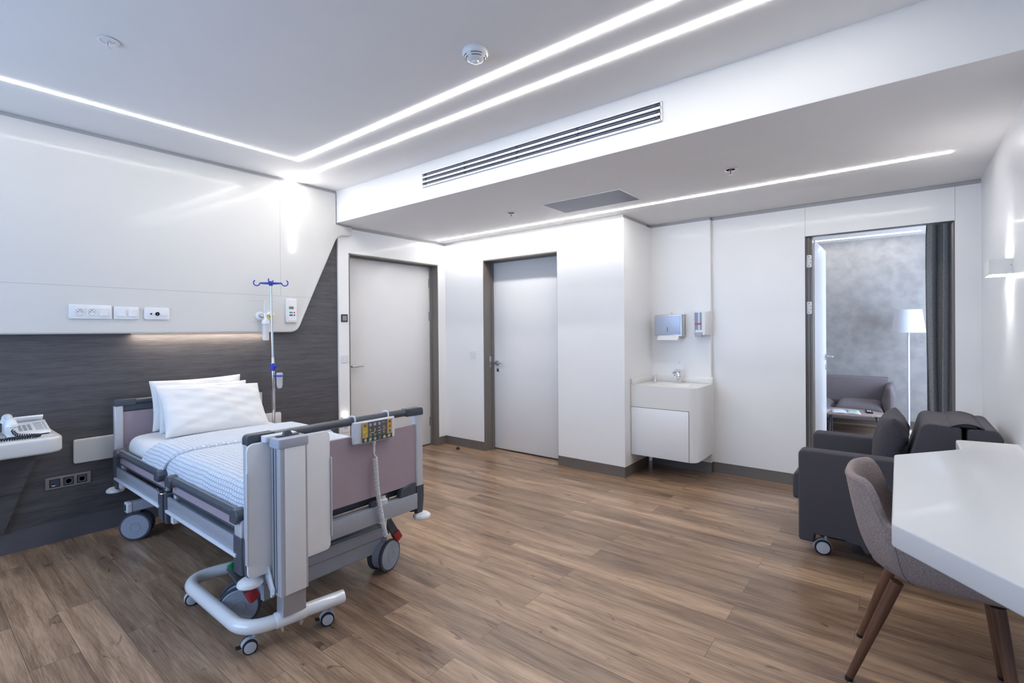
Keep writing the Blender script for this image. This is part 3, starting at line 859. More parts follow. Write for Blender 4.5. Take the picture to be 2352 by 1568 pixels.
# mattress platform
obj('deck', G().box(-3.99, -2.16, BY0 + .055, BY1 - .055, .452, .498, .004), mat('deck_dark', (.05, .052, .06), .5), bed)
obj('side_beam', G().box(-3.98, -2.16, BY0 + .19, BY0 + .23, .37, .45, .003), CAPG, bed)
obj('side_beam', G().box(-3.98, -2.16, BY1 - .23, BY1 - .19, .37, .45, .003), CAPG, bed)
for sgn, yo in ((1, BY0 - .002), (-1, BY1 + .002)):
    def yy(a):
        return yo + sgn * a
    for (xa, xb, nm) in ((-4.0, -3.125, 'head_side_rail'), (-3.045, -2.165, 'foot_side_rail')):
        # top grip with ribs
        pf = rounded([(yy(-.008), .520), (yy(-.008), .540), (yy(.006), .553), (yy(.024), .549), (yy(.030), .520)], .005, 4)
        g = G().prism([(p[0], p[1]) for p in pf], 'yz', xa + .04, xb - .03, 0)
        rail = obj(nm, g, CAPG, bed)
        gg = G()
        for k in range(2):
            gg.box(xa + .04, xb - .03, min(yy(.008 + k * .009), yy(.010 + k * .009)), max(yy(.008 + k * .009), yy(.010 + k * .009)), .5505, .5555, 0)
        obj('rail_ridge', gg, TRIM, rail)
        obj('rail_panel', G().box(xa + .03, xb - (.07 if xb > -2.5 else .015), min(yy(.018), yy(.028)), max(yy(.018), yy(.028)), .462, .522), MAUVE, rail)
        obj('panel_edge', G().box(xa + .03, xb - (.07 if xb > -2.5 else .015), min(yy(.015), yy(.031)), max(yy(.015), yy(.031)), .455, .463, .001), CAPG, rail)
        # lower aluminium board with the pale lip
        obj('rail_board', G().box(xa, xb - .03, min(yy(.002), yy(.016)), max(yy(.002), yy(.016)), .372, .434, .002), BOARD, rail)
        obj('rail_lip', G().box(xa, xb - .03, min(yy(-.010), yy(.016)), max(yy(-.010), yy(.016)), .356, .370, .002), LPLAST, rail)
        for xc in (xa + .035, xb - .055):
            obj('rail_end_cap', G().prism(rounded([(xc - .012, .500), (xc - .012, .540), (xc + .01, .560), (xc + .048, .560), (xc + .07, .540), (xc + .062, .515), (xc + .045, .500)], .010, 4), 'xz', yy(-.018), yy(.034), .006, 3), CAPG, rail)
        for xc in (xa + .02, xb - .045):
            obj('rail_post', G().box(xc, xc + .038, min(yy(.024), yy(.044)), max(yy(.024), yy(.044)), .30, .510, .003), ALU, rail)
        obj('rail_label', G().box(xb - .030, xb - .022, min(yy(.022), yy(.0235)), max(yy(.022), yy(.0235)), .462, .482), mat('yellow_sticker', (.7, .6, .05), .5), rail)
        obj('rail_foot', G().box(xa + .012, xa + .05, min(yy(.012), yy(.046)), max(yy(.012), yy(.046)), .298, .356, .003), LPLAST, rail)
    for xc, w2 in ((-3.145, .062), (-3.066, .030)):
        g = G()
        rows = []
        for z, a in ((.445, 1.0), (.33, 1.0), (.30, .9), (.290, .8)):
            rows.append([(xc + p[0] * a, yy(.022) + p[1] * a, z) for p in rect(-w2 / 2, w2 / 2, -.026, .026, .008)])
        vs = g.grid(rows, cv=True)
        g.bm.faces.new(vs[0][::-1]); g.bm.faces.new(vs[-1])
        obj('rail_sleeve', g, CAPG, bed)
    g = G().prism(rect(-2.232, -2.150, yy(-.004), yy(.05), .012), 'xy', .288, .442, .003, 2)
    obj('rail_sleeve', g, CAPG, bed)
    obj('rail_sleeve', G().prism(rect(-4.015, -3.98, yy(.0), yy(.045), .008), 'xy', .30, .445, .003, 2), CAPG, bed)
    g = G().box(-2.228, -2.155, min(yy(.0), yy(.042)), max(yy(.0), yy(.042)), .44, .520, .008)
    obj('rail_post', g, ALU, bed)
    obj('latch_wire', G().tube(smoothpath([(-3.165, yy(-.006), .452), (-3.16, yy(-.012), .462), (-3.10, yy(-.012), .445), (-3.085, yy(.01), .448)], 5), .004, 8), CHROME, bed)
# undercarriage: lift columns, long beams, castor beams
obj('chassis_beam', G().box(-3.85, -2.30, 1.17, 1.23, .13, .19, .004), BGREY, bed)
obj('chassis_beam', G().box(-3.85, -2.30, 1.50, 1.56, .13, .19, .004), BGREY, bed)
obj('lift_arm', G().bar((-2.75, 1.25, .18), (-3.15, 1.25, .40), .04, .05, .004).bar((-2.75, 1.48, .18), (-3.15, 1.48, .40), .04, .05, .004), BGREY, bed)
obj('lift_arm', G().bar((-3.6, 1.25, .18), (-3.3, 1.25, .40), .04, .05, .004).bar((-3.6, 1.48, .18), (-3.3, 1.48, .40), .04, .05, .004), BGREY, bed)
obj('actuator', G().cyl((-2.7, 1.365, .2), (-3.3, 1.365, .36), .028, 20, .004), GREYP, bed)
g = G().prism(rounded([(-2.31, .115), (-2.31, .185), (-2.285, .245), (-2.235, .245), (-2.215, .225), (-2.215, .185), (-2.225, .175), (-2.225, .105), (-2.3, .1)], .006, 3), 'xz', 1.02, 1.66)
obj('castor_beam', g, BGREY, bed)
obj('beam_top', G().prism(rounded([(1.0, .185), (1.0, .235), (1.10, .245), (1.66, .235), (1.70, .20), (1.70, .185)], [.01, .02, .05, .03, .01, .004], 4), 'yz', -2.30, -2.218, .006), BGREY, bed)
obj('castor_beam', G().prism(rect(-3.83, -3.77, .185, .245, .01), 'xz', .93, 1.80, .002, 2), BGREY, bed)
obj('beam_end', G().prism(rect(-3.832, -3.768, .183, .247, .012), 'xz', .90, .93, .006, 3), LPLAST, bed)
obj('beam_slot', G().prism(rect(-3.81, -3.79, .195, .235, .009), 'xz', .897, .9002), BLACK, bed)


def twin_castor(cx, cy, r, ax, parent, sep=.055):
    ax = Vector(ax).normalized()
    c = Vector((cx, cy, r))
    cas = obj('castor', G().lathe([(r * .80, -sep * .38), (r * .86, -sep * .38), (r * .86, sep * .38), (r * .80, sep * .38)], c, ax, 40).cyl((cx, cy, r), (cx, cy, r * 2.05), .016, 16), CASTG, parent)
    for s in (-1, 1):
        o_ = c + ax * s * sep * .46
        obj('tyre', G().lathe([(r * .78, 0), (r * .97, .002), (r, .008), (r * .985, .017), (r * .86, .019)], o_, ax * s, 40), TYRE, cas)
        obj('wheel_disc', G().lathe([(r * .885, .010), (r * .885, .018), (r * .84, .0215), (r * .33, .0225), (r * .31, .0245), (r * .28, .0225), (.001, .0225)], o_, ax * s, 40), CASTG, cas)
    return cas


twin_castor(-2.335, .965, .088, (.86, -.5, 0), bed, .05)
twin_castor(-2.225, 1.665, .085, (.97, .25, 0), bed, .06)
twin_castor(-3.815, .965, .086, (.85, -.53, 0), bed, .05)
twin_castor(-3.80, 1.78, .086, (0, 1, 0), bed)
# brake pedals: dark lever, green and red pads
PGREEN = sub(mat('pedal_green', (.02, .2, .1), .45), (.02, .21, .10), .02, 20)
PRED = sub(mat('pedal_red', (.45, .03, .04), .45), (.42, .03, .04), .02, 20)
for cy, q in ((.915, 0), (1.69, 1)):
    a = Vector((-2.245, cy - .018, .300)) if not q else Vector((-2.215, cy - .020, .285)); b = Vector((-2.200, cy + .048, .162))
    dv = (b - a).normalized()
    pd = obj('brake_pedal', G().bar(a - dv * .01, b, .045, .016, .004, up=(1, 0, .3)).cyl((-2.26, cy + .012, .215), (-2.20, cy + .012, .215), .012, 16), GREYP, bed)
    obj('green_pad', G().bar(a - dv * .018, a + dv * (.020 if not q else .032), (.030 if not q else .047), .020, .005, up=(1, 0, .3)), PGREEN, pd)
    obj('red_pad', G().bar(b - dv * .035, b + dv * .018, .047, .030, .007, up=(1, 0, .3)), PRED, pd)

# ---------------------------------------------------------------- mattress, quilt, pillows
SHEET = speckle(mat('white_sheet', (.85, .85, .86), .8), 5, (.74, .735, .745), (.78, .775, .785), bump=.3, bdist=.02, detail=2)
mx0, mx1, my0, my1 = -3.985, -2.165, BY0 + .045, BY1 - .045
g = G()
rows = []
nx = 26
for i in range(nx + 1):
    u = i / nx
    x = mx0 + (mx1 - mx0) * u
    e = min(u, 1 - u) * (mx1 - mx0)
    ins = .045 * max(0, 1 - e / .06) ** 2
    lift = .004 * math.sin(u * 17)
    prof = [(my0 + .03, .50), (my0 + .004, .52), (my0, .56), (my0 + .006, .60), (my0 + .03, .628), (my0 + .08, .639), (my0 + .3, .643), ((my0 + my1) / 2, .645), (my1 - .3, .643), (my1 - .08, .639), (my1 - .03, .628), (my1 - .006, .60), (my1, .56), (my1 - .004, .52), (my1 - .03, .50)]
    cyc = (my0 + my1) / 2
    rows.append([(x, cyc + (p[0] - cyc) * (1 - ins * .6), .50 + (p[1] - .50) * (1 - ins * 2) + (lift if p[1] > .6 else 0)) for p in prof])
vs = g.grid(rows, cv=True)
g.bm.faces.new(vs[0][::-1]); g.bm.faces.new(vs[-1])
o = obj('mattress', g, SHEET, sharp=3, subdiv=1)
tag(o, 'thick mattress in a white fitted sheet on the hospital bed', 'mattress')

QUILT = mat('quilted_cover', (.8, .82, .86), .85)
def quilt_nodes(m):
    b = m.node_tree.nodes['Principled BSDF']
    tc = nd(m, 'ShaderNodeTexCoord')
    br = nd(m, 'ShaderNodeTexBrick')
    br.inputs['Scale'].default_value = 1; br.inputs['Brick Width'].default_value = .024; br.inputs['Row Height'].default_value = .020
    br.inputs['Mortar Size'].default_value = .0030; br.inputs['Mortar Smooth'].default_value = 1.0
    br.inputs['Color1'].default_value = (1, 1, 1, 1); br.inputs['Color2'].default_value = (.8, .8, .8, 1); br.inputs['Mortar'].default_value = (0, 0, 0, 1)
    mp = nd(m, 'ShaderNodeMapping')
    lk(m, tc.outputs['UV'], mp.inputs[0])
    wn = nd(m, 'ShaderNodeTexNoise'); wn.inputs['Scale'].default_value = 14; wn.inputs['Detail'].default_value = 2
    ws = nd(m, 'ShaderNodeVectorMath', operation='SCALE'); ws.inputs['Scale'].default_value = .012
    wa = nd(m, 'ShaderNodeVectorMath', operation='ADD')
    lk(m, mp.outputs[0], wn.inputs['Vector']); lk(m, wn.outputs['Color'], ws.inputs[0]); lk(m, ws.outputs[0], wa.inputs[0]); lk(m, mp.outputs[0], wa.inputs[1])
    lk(m, wa.outputs[0], br.inputs['Vector'])
    no = nd(m, 'ShaderNodeTexNoise'); no.inputs['Scale'].default_value = 55; no.inputs['Detail'].default_value = 3
    lk(m, mp.outputs[0], no.inputs['Vector'])
    mx = nd(m, 'ShaderNodeMix'); mx.data_type = 'FLOAT'; mx.inputs[0].default_value = .45
    lk(m, br.outputs['Color'], mx.inputs[2]); lk(m, no.outputs[0], mx.inputs[3])
    bu = nd(m, 'ShaderNodeBump'); bu.inputs['Strength'].default_value = .9; bu.inputs['Distance'].default_value = .009
    lk(m, mx.outputs[0], bu.inputs['Height']); lk(m, bu.outputs[0], b.inputs['Normal'])
    cr = nd(m, 'ShaderNodeValToRGB')
    cr.color_ramp.elements[0].color = (.64, .69, .79, 1); cr.color_ramp.elements[1].color = (.72, .76, .84, 1)
    lk(m, mx.outputs[0], cr.inputs[0]); lk(m, cr.outputs[0], b.inputs['Base Color'])
quilt_nodes(QUILT)


def drape(x0f, x1f, off, zlow0, zlow1, zlift, nxx=60, nyy=70, folds=.004, thick=.012):
    """cloth sheet laid over the mattress; x0f/x1f give the ends for a girth position s"""
    # girth path across the bed
    P = [Vector((0, my0 - .012 - off, zlow0)), Vector((0, my0 - .016 - off, .545)), Vector((0, my0 - .010 - off, .60)), Vector((0, my0 + .018, .640 + zlift)), Vector((0, my0 + .08, .655 + zlift)),
         Vector((0, (my0 + my1) / 2 - .2, .660 + zlift)), Vector((0, (my0 + my1) / 2 + .2, .660 + zlift)), Vector((0, my1 - .08, .655 + zlift)), Vector((0, my1 - .018, .640 + zlift)), Vector((0, my1 + .010 + off, .60)), Vector((0, my1 + .016 + off, .545)), Vector((0, my1 + .012 + off, zlow1))]
    sp = smoothpath(P, 8)
    L = [0]
    for a, b in zip(sp, sp[1:]):
        L.append(L[-1] + (b - a).length)
    rows = []
    uv = []
    for j in range(nyy + 1):
        s_ = L[-1] * j / nyy
        k = max(0, min(len(sp) - 2, next((q for q in range(len(L) - 1) if L[q + 1] >= s_), len(sp) - 2)))
        f = (s_ - L[k]) / max(1e-9, L[k + 1] - L[k])
        p = sp[k].lerp(sp[k + 1], f)
        v = j / nyy
        row = []
        ur = []
        for i in range(nxx + 1):
            u = i / nxx
            x = x0f(v) + (x1f(v) - x0f(v)) * u
            side = max(0, (.60 - p.z) / .12)
            wob = math.sin(x * 23 + v * 9) * folds * (.4 + 1.6 * side) + math.sin(x * 9.7 + 1.3 + v * 5) * folds * .8
            yo = (-1 if p.y < (my0 + my1) / 2 else 1) * abs(wob) * side
            zo = wob * .5 * (1 - side)
            # rounded ends of the folded cloth
            e = min(u, 1 - u) * abs(x1f(v) - x0f(v))
            dz = -.010 * max(0, 1 - e / .012) ** 2
            row.append((x, p.y + yo, p.z + zo + (dz if p.z > .62 else 0)))
            ur.append((x, s_))
        rows.append(row); uv.append(ur)
    g = G()
    vs = g.grid(rows)
    lay = g.bm.loops.layers.uv.new('UVMap')
    idx = {}
    for j, r_2 in enumerate(vs):
        for i, v_ in enumerate(r_2):
            idx[v_] = uv[j][i]
    for f in g.bm.faces:
        for lp in f.loops:
            lp[lay].uv = idx[lp.vert]
    return g


def with_thickness(o, t):
    md = o.modifiers.new('t', 'SOLIDIFY'); md.thickness = t; md.offset = 0
    return o


def head_edge(v):          # where the folded-down head end of the cover runs
    side = max(0, 1 - v / .16)
    return -3.40 - .13 * side + .02 * v + (-.10 if v > .8 else 0) * min(1, (v - .8) / .2)


def hem_edge(v):
    side = max(0, 1 - v / .16)
    return -3.07 - .10 * side + .16 * v


g = drape(lambda v: head_edge(v) + .012, lambda v: -2.155, 0, .512, .52, 0, 80, 80)
q = obj('quilt', g, QUILT, sharp=3, subdiv=1)
with_thickness(q, .010)
tag(q, 'pale blue-white quilted cover spread over the lower half of the bed', 'quilt')
g = drape(lambda v: head_edge(v) - .004, hem_edge, .012, .518, .53, .014, 30, 80, folds=.005)
qf = obj('folded_edge', g, QUILT, q, sharp=3, subdiv=1)
with_thickness(qf, .014)

PILLOW = speckle(mat('white_cotton_pillow', (.8, .8, .8), .85), 3, (.73, .73, .735), (.77, .77, .77), bump=.6, bdist=.025, detail=3)


def pillow(w, h, t, seed=0, n=26, puff=.5):
    """pillow lying in local xy, thickness along z, corners pointed"""
    rnd = random.Random(seed)
    ph = [rnd.uniform(0, 6.3) for _ in range(6)]
    g = G()
    top, bot = [], []
    for i in range(n + 1):
        u = -1 + 2 * i / n
        rt, rb = [], []
        for j in range(n + 1):
            v = -1 + 2 * j / n
            e = (max(0, 1 - abs(u) ** 2.6) * max(0, 1 - abs(v) ** 2.6)) ** puff
            px = u * w / 2 * (1 - .055 * (1 - abs(v) ** 2) * abs(u) ** 3)
            py = v * h / 2 * (1 - .075 * (1 - abs(u) ** 2) * abs(v) ** 3)
            wr = .007 * math.sin(6 * u + 3 * v + ph[0]) * e + .005 * math.sin(11 * v - 7 * u + ph[1]) * e + .003 * math.sin(19 * v + 9 * u + ph[3]) * e
            # creases fanning from the corners
            ca = math.atan2(1 - abs(v) + .001, 1 - abs(u) + .001)
            cr = .0055 * math.sin(ca * 14 + ph[2]) * max(0, 1 - math.hypot(1 - abs(u), 1 - abs(v)) / .9) * e * 1.6
            rt.append((px, py, t / 2 * e + wr + cr)); rb.append((px, py, -t / 2 * e + wr * .4 - cr))
        top.append(rt); bot.append(rb)
    a = g.grid(top); b = g.grid(bot)
    bmesh.ops.remove_doubles(g.bm, verts=g.bm.verts, dist=1e-4)
    return g


def place_pillow(name, g, loc, rot, mt, label, group=None, sd=1):
    from mathutils import Euler
    mtx = Matrix.Translation(loc) @ Euler([R(a) for a in rot], 'XYZ').to_matrix().to_4x4()
    bmesh.ops.transform(g.bm, matrix=mtx, verts=g.bm.verts)
    o = obj(name, g, mt, sharp=3, subdiv=sd)
    tag(o, label, 'pillow', group)
    return o


# local x -> world y (width), local y -> up the slope.  rot: lay with width along y, lean back
def lean(g, cx, cy, cz, tilt, twist=0, roll=0):
    # basis: width axis = +y, height axis leans from +z towards -x
    t = R(tilt)
    wv = Vector((math.sin(R(twist)), math.cos(R(twist)), math.sin(R(roll)))).normalized()
    hv = Vector((-math.sin(t), 0, math.cos(t)))
    nv = wv.cross(hv).normalized()
    hv = nv.cross(wv).normalized()
    m = Matrix((wv, hv, nv)).transposed().to_4x4()
    m.translation = (cx, cy, cz)
    bmesh.ops.transform(g.bm, matrix=m, verts=g.bm.verts)
    return g


g = lean(pillow(.60, .35, .11, 1), -3.935, 1.365, .815, 9, 0, .5)
tag(obj('pillow', g, PILLOW, sharp=3, subdiv=1), 'rear white pillow standing upright against the bed headboard', 'pillow', 'white bed pillows')
g = lean(pillow(.60, .34, .10, 2), -3.845, 1.375, .792, 19, 0, -1)
tag(obj('pillow', g, PILLOW, sharp=3, subdiv=1), 'middle white pillow squeezed between the upright and the front pillow', 'pillow', 'white bed pillows')
g = lean(pillow(.67, .38, .13, 3), -3.70, 1.385, .785, 36, 0, -2)
tag(obj('pillow', g, PILLOW, sharp=3, subdiv=1), 'front white pillow sloping down onto the mattress', 'pillow', 'white bed pillows')

# ---------------------------------------------------------------- drip pole at the far head corner
t = thing('drip_pole', 'slim steel drip pole with blue hooks on the bed head corner', 'drip stand', (-3.92, 1.895, .4))
BLUE = sub(mat('blue_plastic', (.03, .05, .45), .35), (.03, .05, .42), .02, 20)
px_, py_ = -3.925, 1.893
obj('lower_pole', G().cyl((px_, py_, .38), (px_ - .002, py_ - .005, 1.10), .0125, 20), CHROME, t)
obj('upper_pole', G().cyl((px_ - .002, py_ - .005, 1.08), (px_ - .006, py_ - .012, 1.70), .009, 20), STEEL, t)
obj('pole_bracket', G().box(px_ - .02, px_ + .02, 1.83, 1.91, .40, .44, .004), GREYP, t)
obj('clamp', G().cyl((px_, py_ - .005, .995), (px_, py_ - .005, 1.055), .020, 20, .004).box(px_ + .0, px_ + .03, py_ - .012, py_ + .012, 1.015, 1.045, .004), BLUE, t)
hx, hy, hz = px_ - .006, py_ - .012, 1.69
g = G().cyl((hx, hy, hz - .02), (hx, hy, hz + .018), .014, 20, .003)
# cross bar roughly facing the camera, plus the two arms to front and back
for a0 in (52, 232):
    dx, dy = math.cos(R(a0)), math.sin(R(a0))
    g.tube([(hx, hy, hz), (hx + dx * .08, hy + dy * .08, hz + .002)], [.011, .006], 10)
    c0 = Vector((hx + dx * .103, hy + dy * .103, hz + .004))
    pts = [c0 + Vector((-dx * math.cos(R(q)) * .023, -dy * math.cos(R(q)) * .023, -math.sin(R(q)) * .023)) for q in range(0, 260, 20)]
    g.tube(pts, .0045, 8)
for a0 in (142, 322):
    dx, dy = math.cos(R(a0)), math.sin(R(a0))
    g.tube([(hx, hy, hz), (hx + dx * .06, hy + dy * .06, hz + .003)], [.010, .006], 10)
    g.tube([(hx + dx * .06, hy + dy * .06, hz + .003), (hx + dx * .075, hy + dy * .075, hz + .012), (hx + dx * .07, hy + dy * .07, hz + .032)], .0045, 8)
obj('hook_head', g, BLUE, t)
t = thing('drip_cup', 'small clear cup in a blue ring clipped to the drip pole', 'cup', (px_ + .025, py_ + .035, .95))
cx_, cy_ = px_ + .026, py_ + .034
obj('cup', G().lathe([(.027, .978), (.024, .975), (.023, .88), (.017, .858), (.006, .851), (.001, .851), (.001, .853), (.006, .853), (.0155, .860), (.0215, .88), (.0225, .975), (.0255, .978)], (cx_, cy_, 0), (0, 0, 1), close=False), CLEAR, t)
obj('ring', G().lathe([(.0235, .948), (.027, .948), (.027, .960), (.0235, .960)], (cx_, cy_, 0), (0, 0, 1)).bar((px_, py_, .954), (cx_ - .016, cy_ - .02, .954), .012, .012, .002), BLUE, t)

# ---------------------------------------------------------------- bed control handset and its cable
HXF = -2.086
t = thing('bed_control_handset', 'white bed control panel with coloured keys hooked on the foot rail', 'remote control', (HXF, 1.51, .80))
cy0, cy1, cz0, cz1 = 1.388, 1.630, .752, .858
g = G()
rows = []
N = 14
for i in range(N + 1):
    v = i / N
    yy2 = cy0 + (cy1 - cy0) * v
    bulge = .013 * (1 - (abs(2 * v - 1)) ** 2.6)
    rows.append([(HXF - .012, yy2, cz0 + .003), (HXF - .006, yy2, cz0), (HXF + .004 + bulge, yy2, cz0), (HXF + .007 + bulge, yy2, cz0 + .004), (HXF + .008 + bulge, yy2, (cz0 + cz1) / 2), (HXF + .007 + bulge, yy2, cz1 - .004), (HXF + .004 + bulge, yy2, cz1), (HXF - .006, yy2, cz1), (HXF - .012, yy2, cz1 - .003)])
vs = g.grid(rows, cv=True)
g.bm.faces.new(vs[0][::-1]); g.bm.faces.new(vs[-1])
obj('housing', g, LPLAST, t)
FX = HXF + .0222
YEL = mat('key_yellow', (.62, .40, .075), .5); SLATE = mat('key_slate', (.115, .115, .145), .5); TEAL = mat('key_teal', (.012, .085, .125), .5)
MARK = mat('print_white', (.72, .74, .78), .5); MAROON = mat('key_maroon', (.30, .03, .05), .5); NAVY2 = mat('key_navy2', (.03, .10, .18), .5)
a0, a1, b0, b1 = 1.424, 1.602, .757, .853
def dec(g, y0, y1, z0, z1, x=0.0, t_=.0008):
    return g.box(FX + x, FX + x + t_, y0, y1, z0, z1)
fp = obj('faceplate', dec(G(), a0, a1, b0, b1, 0), SLATE, t)
obj('yellow_column', dec(G(), a0, a0 + .031, b0 + .022, b1, .0008), YEL, fp)
obj('yellow_column', dec(G(), a1 - .030, a1, b0 + .022, b1, .0008), YEL, fp)
obj('teal_row', dec(G(), a0, a1, b0, b0 + .022, .0008), TEAL, fp)
def disc(g, y, z, r, x=.0016, n=18):
    return g.lathe([(r, 0), (r, .0007), (.0001, .0007)], (FX + x, y, z), (1, 0, 0), n)
def tri(g, y, z, s, up):
    k = 1 if up else -1
    return g.prism([(y - s, z - k * s * .8), (y + s, z - k * s * .8), (y, z + k * s * .9)][::k], 'yz', FX + .0008, FX + .0018)
g = G(); gw = G(); gt = G()
cols = [a0 + .046, a0 + .073, a0 + .1, a0 + .127]
for i, yy2 in enumerate(cols):
    zt = b1 - (.038 if i < 2 else .034)
    tri(gt, yy2, zt + (.0 if i < 3 else .002), .0065, True)
    tri(gt, yy2, zt - .029 + (.0 if i < 3 else .002), .0065, False)
    if i < 3:
        gw.lathe([(.0072, 0), (.0072, .0009), (.0036, .0009), (.0036, 0)], (FX + .0008, yy2, b1 - .014), (1, 0, 0), 20)
obj('arrow_keys', gt, YEL, fp)
def zig(g, pts, w=.0012):
    return g.tube([(FX + .0012, p[0], p[1]) for p in pts], w, 5)
zig(gw, [(cols[0] - .003, b1 - .058), (cols[0] + .004, b1 - .052), (cols[0] + .008, b1 - .056), (cols[0] + .013, b1 - .052), (cols[0] + .017, b1 - .057), (cols[0] + .029, b1 - .046)], .0014)
zig(gw, [(cols[2] - .009, b1 - .049), (cols[2], b1 - .050), (cols[2] + .004, b1 - .048), (cols[2] + .010, b1 - .048)])
zig(gw, [(cols[3] - .008, b1 - .049), (cols[3] - .002, b1 - .046), (cols[3] + .002, b1 - .048), (cols[3] + .009, b1 - .041)])
zig(gw, [(cols[3] - .009, b1 - .011), (cols[3] - .005, b1 - .011)], .002)
zig(gw, [(cols[3] - .005, b1 - .0112), (cols[3] + .009, b1 - .0105)], .0008)
for yy2 in (a0 + .022,):
    zig(gw, [(yy2 - .002, b0 + .052), (yy2 + .001, b0 + .052)], .002); zig(gw, [(yy2 - .002, b0 + .033), (yy2 + .001, b0 + .033)], .002)
for i, sl in enumerate((0, -.006, .006)):
    if i:
        zz = b1 - .013 - i * .024
        zig(gw, [(a1 - .024, zz - sl), (a1 - .006, zz + sl)], .0013)
for k in range(6):
    yy2 = a0 + .0165 + k * .0283
    if k in (0, 1, 4, 5):
        dy, dz = [(.001, .011), (.007, .009), 0, 0, (.010, 0), (.010, .003)][k]
        zz = b0 + (.011 if k < 4 else .007 if k == 4 else .012)
        gw.tube([(FX + .0028, yy2 - dy, zz - dz), (FX + .0028, yy2 + dy, zz + dz)], .0012, 5)
obj('white_symbols', gw, MARK, fp)
g = G()
for k in range(6):
    disc(g, a0 + .0165 + k * .0283, b0 + .011, .0076)
obj('round_keys', g, sub(mat('key_pale', (.8, .5, .15), .5), (.70, .47, .16), .02, 20), fp)
obj('stop_key', disc(disc(G(), a0 + .0165 + 3 * .0283, b0 + .011, .0056, .0022), a1 - .015, b1 - .013, .0068), MAROON, fp)
obj('slate_keys', disc(disc(G(), a1 - .015, b1 - .037, .0065), a1 - .015, b1 - .061, .0065), SLATE, fp)
obj('lock_key', G().lathe([(.0075, 0), (.0075, .0009), (.0052, .0009), (.0052, 0)], (FX + .0012, a0 + .0155, b1 - .014), (1, 0, 0), 20).ball((FX + .002, a0 + .0155, b1 - .014), .0028, (.4, 1, 1.2), 10, 8), NAVY2, fp)
obj('indicator', G().ball((FX + .0015, a0 + .0105, b0 + .052), .0018, (.5, 1, 1), 8, 6), mat('led_green', (.4, .8, .05), .3, emit=(.4, .9, .05), es=1.0), fp)
obj('indicator', G().ball((FX + .0015, a0 + .0105, b0 + .033), .0018, (.5, 1, 1), 8, 6), mat('led_red', (.5, .05, .03), .3), fp)
for yy2 in (1.402, 1.600):
    obj('hook', G().tube(smoothpath([(HXF - .006, yy2, .853), (HXF - .004, yy2, .872), (-2.098, yy2, .884), (-2.125, yy2, .884), (-2.145, yy2, .872), (-2.147, yy2, .85)], 5), .0038, 8), LPLAST, t)
obj('cable_plug', G().lathe([(.0095, .752), (.0095, .738), (.006, .732), (.0055, .700), (.004, .694)], (HXF + .002, 1.506, 0), (0, 0, 1), 16), WHITEP, t)
path = [(HXF + .002, 1.512, .664), (HXF + .006, 1.513, .60), (HXF + .008, 1.517, .52), (HXF + .010, 1.527, .44), (HXF + .012, 1.541, .36), (HXF + .012, 1.553, .30), (HXF + .008, 1.565, .262), (HXF + .0, 1.574, .254)]
cable = obj('coiled_cable', G().tube(coil(path, .0098, 46, 12), .0030, 6), WHITEP, t)
obj('straight_cable', G().tube(smoothpath([(HXF + .002, 1.506, .70), (HXF + .003, 1.507, .682), (HXF + .004, 1.517, .668), (HXF + .010, 1.515, .66)], 6), .0034, 8)
    .tube(smoothpath([(HXF + .0, 1.574, .258), (HXF - .004, 1.583, .262), (HXF - .008, 1.580, .29), (HXF - .014, 1.588, .33), (HXF - .03, 1.597, .37)], 6), .0030, 8), WHITEP, cable)

# ---------------------------------------------------------------- overbed table parked at the foot end
TWHITE = sub(mat('table_white_laminate', (.62, .65, .7), .3, coat=.2), (.82, .83, .855), .01, 10)
TUBEW = sub(mat('white_enamel', (.75, .77, .8), .18, coat=.7), (.76, .775, .80), .01, 10)
TG = sub(mat('table_grey_plastic', (.35, .38, .45), .35), (.42, .45, .53), .02, 20)
t = thing('overbed_table', 'white overbed table with folded flap on castors at the foot of bed', 'overbed table', (-2.3, 1.05, 0))
tx = -2.072
obj('tabletop', G().prism(rounded([(.885, .302), (.885, .848), (1.252, .848), (1.252, .302)], [.028, .035, .030, .030], 8), 'yz', tx - .008, tx + .006, .003, 2), TWHITE, t)
for yy2, z0_, z1_ in ((.886, .36, .735), (1.2525, .36, .725)):
    s_ = -1 if yy2 < 1 else 1
    obj('edge_lip', G().box(tx - .010, tx + .013, min(yy2, yy2 + s_ * .006), max(yy2, yy2 + s_ * .006), z0_, z1_, .002), ALU, t)
# column: rounded aluminium profile with white insert
cx0, cx1, c0, c1 = -2.052, -1.972, .972, 1.094
obj('column', G().prism(rect(cx0, cx1, c0, c1, .014), 'xy', .225, .838), sub(mat('column_aluminium', (.5, .5, .55), .35, metal=.4), (.52, .53, .58), .02, 60), t)
obj('column_insert', G().box(cx1 - .003, cx1 + .0015, c0 + .020, c1 - .014, .226, .832, .001), TWHITE, t)
obj('column_groove', G().box(cx0 + .022, cx0 + .032, c0 - .0010, c0 + .004, .235, .835).box(cx0 + .044, cx0 + .050, c0 - .0010, c0 + .004, .235, .835), GREYP, t)
cap = obj('column_cap', G().prism(rect(cx0 - .006, cx1 + .004, c0 - .006, c1 + .004, .014), 'xy', .826, .866, .004, 3), TG, t)
obj('cap_back', G().prism(rect(-2.092, cx0 + .004, c0 - .022, c1 - .006, .010), 'xy', .846, .872, .004, 3), LPLAST, cap)
lv = G().prism(rect(-2.040, -2.015, c0 + .012, c1 - .012, .010), 'xy', .867, .872, .002, 2)
lv.prism(rounded([(1.012, .871), (1.020, .888), (1.030, .892), (1.042, .888), (1.052, .871)], [.002, .006, .006, .006, .002], 4), 'yz', -2.036, -2.018, .002, 2)
obj('release_lever', lv, GREYP, cap)
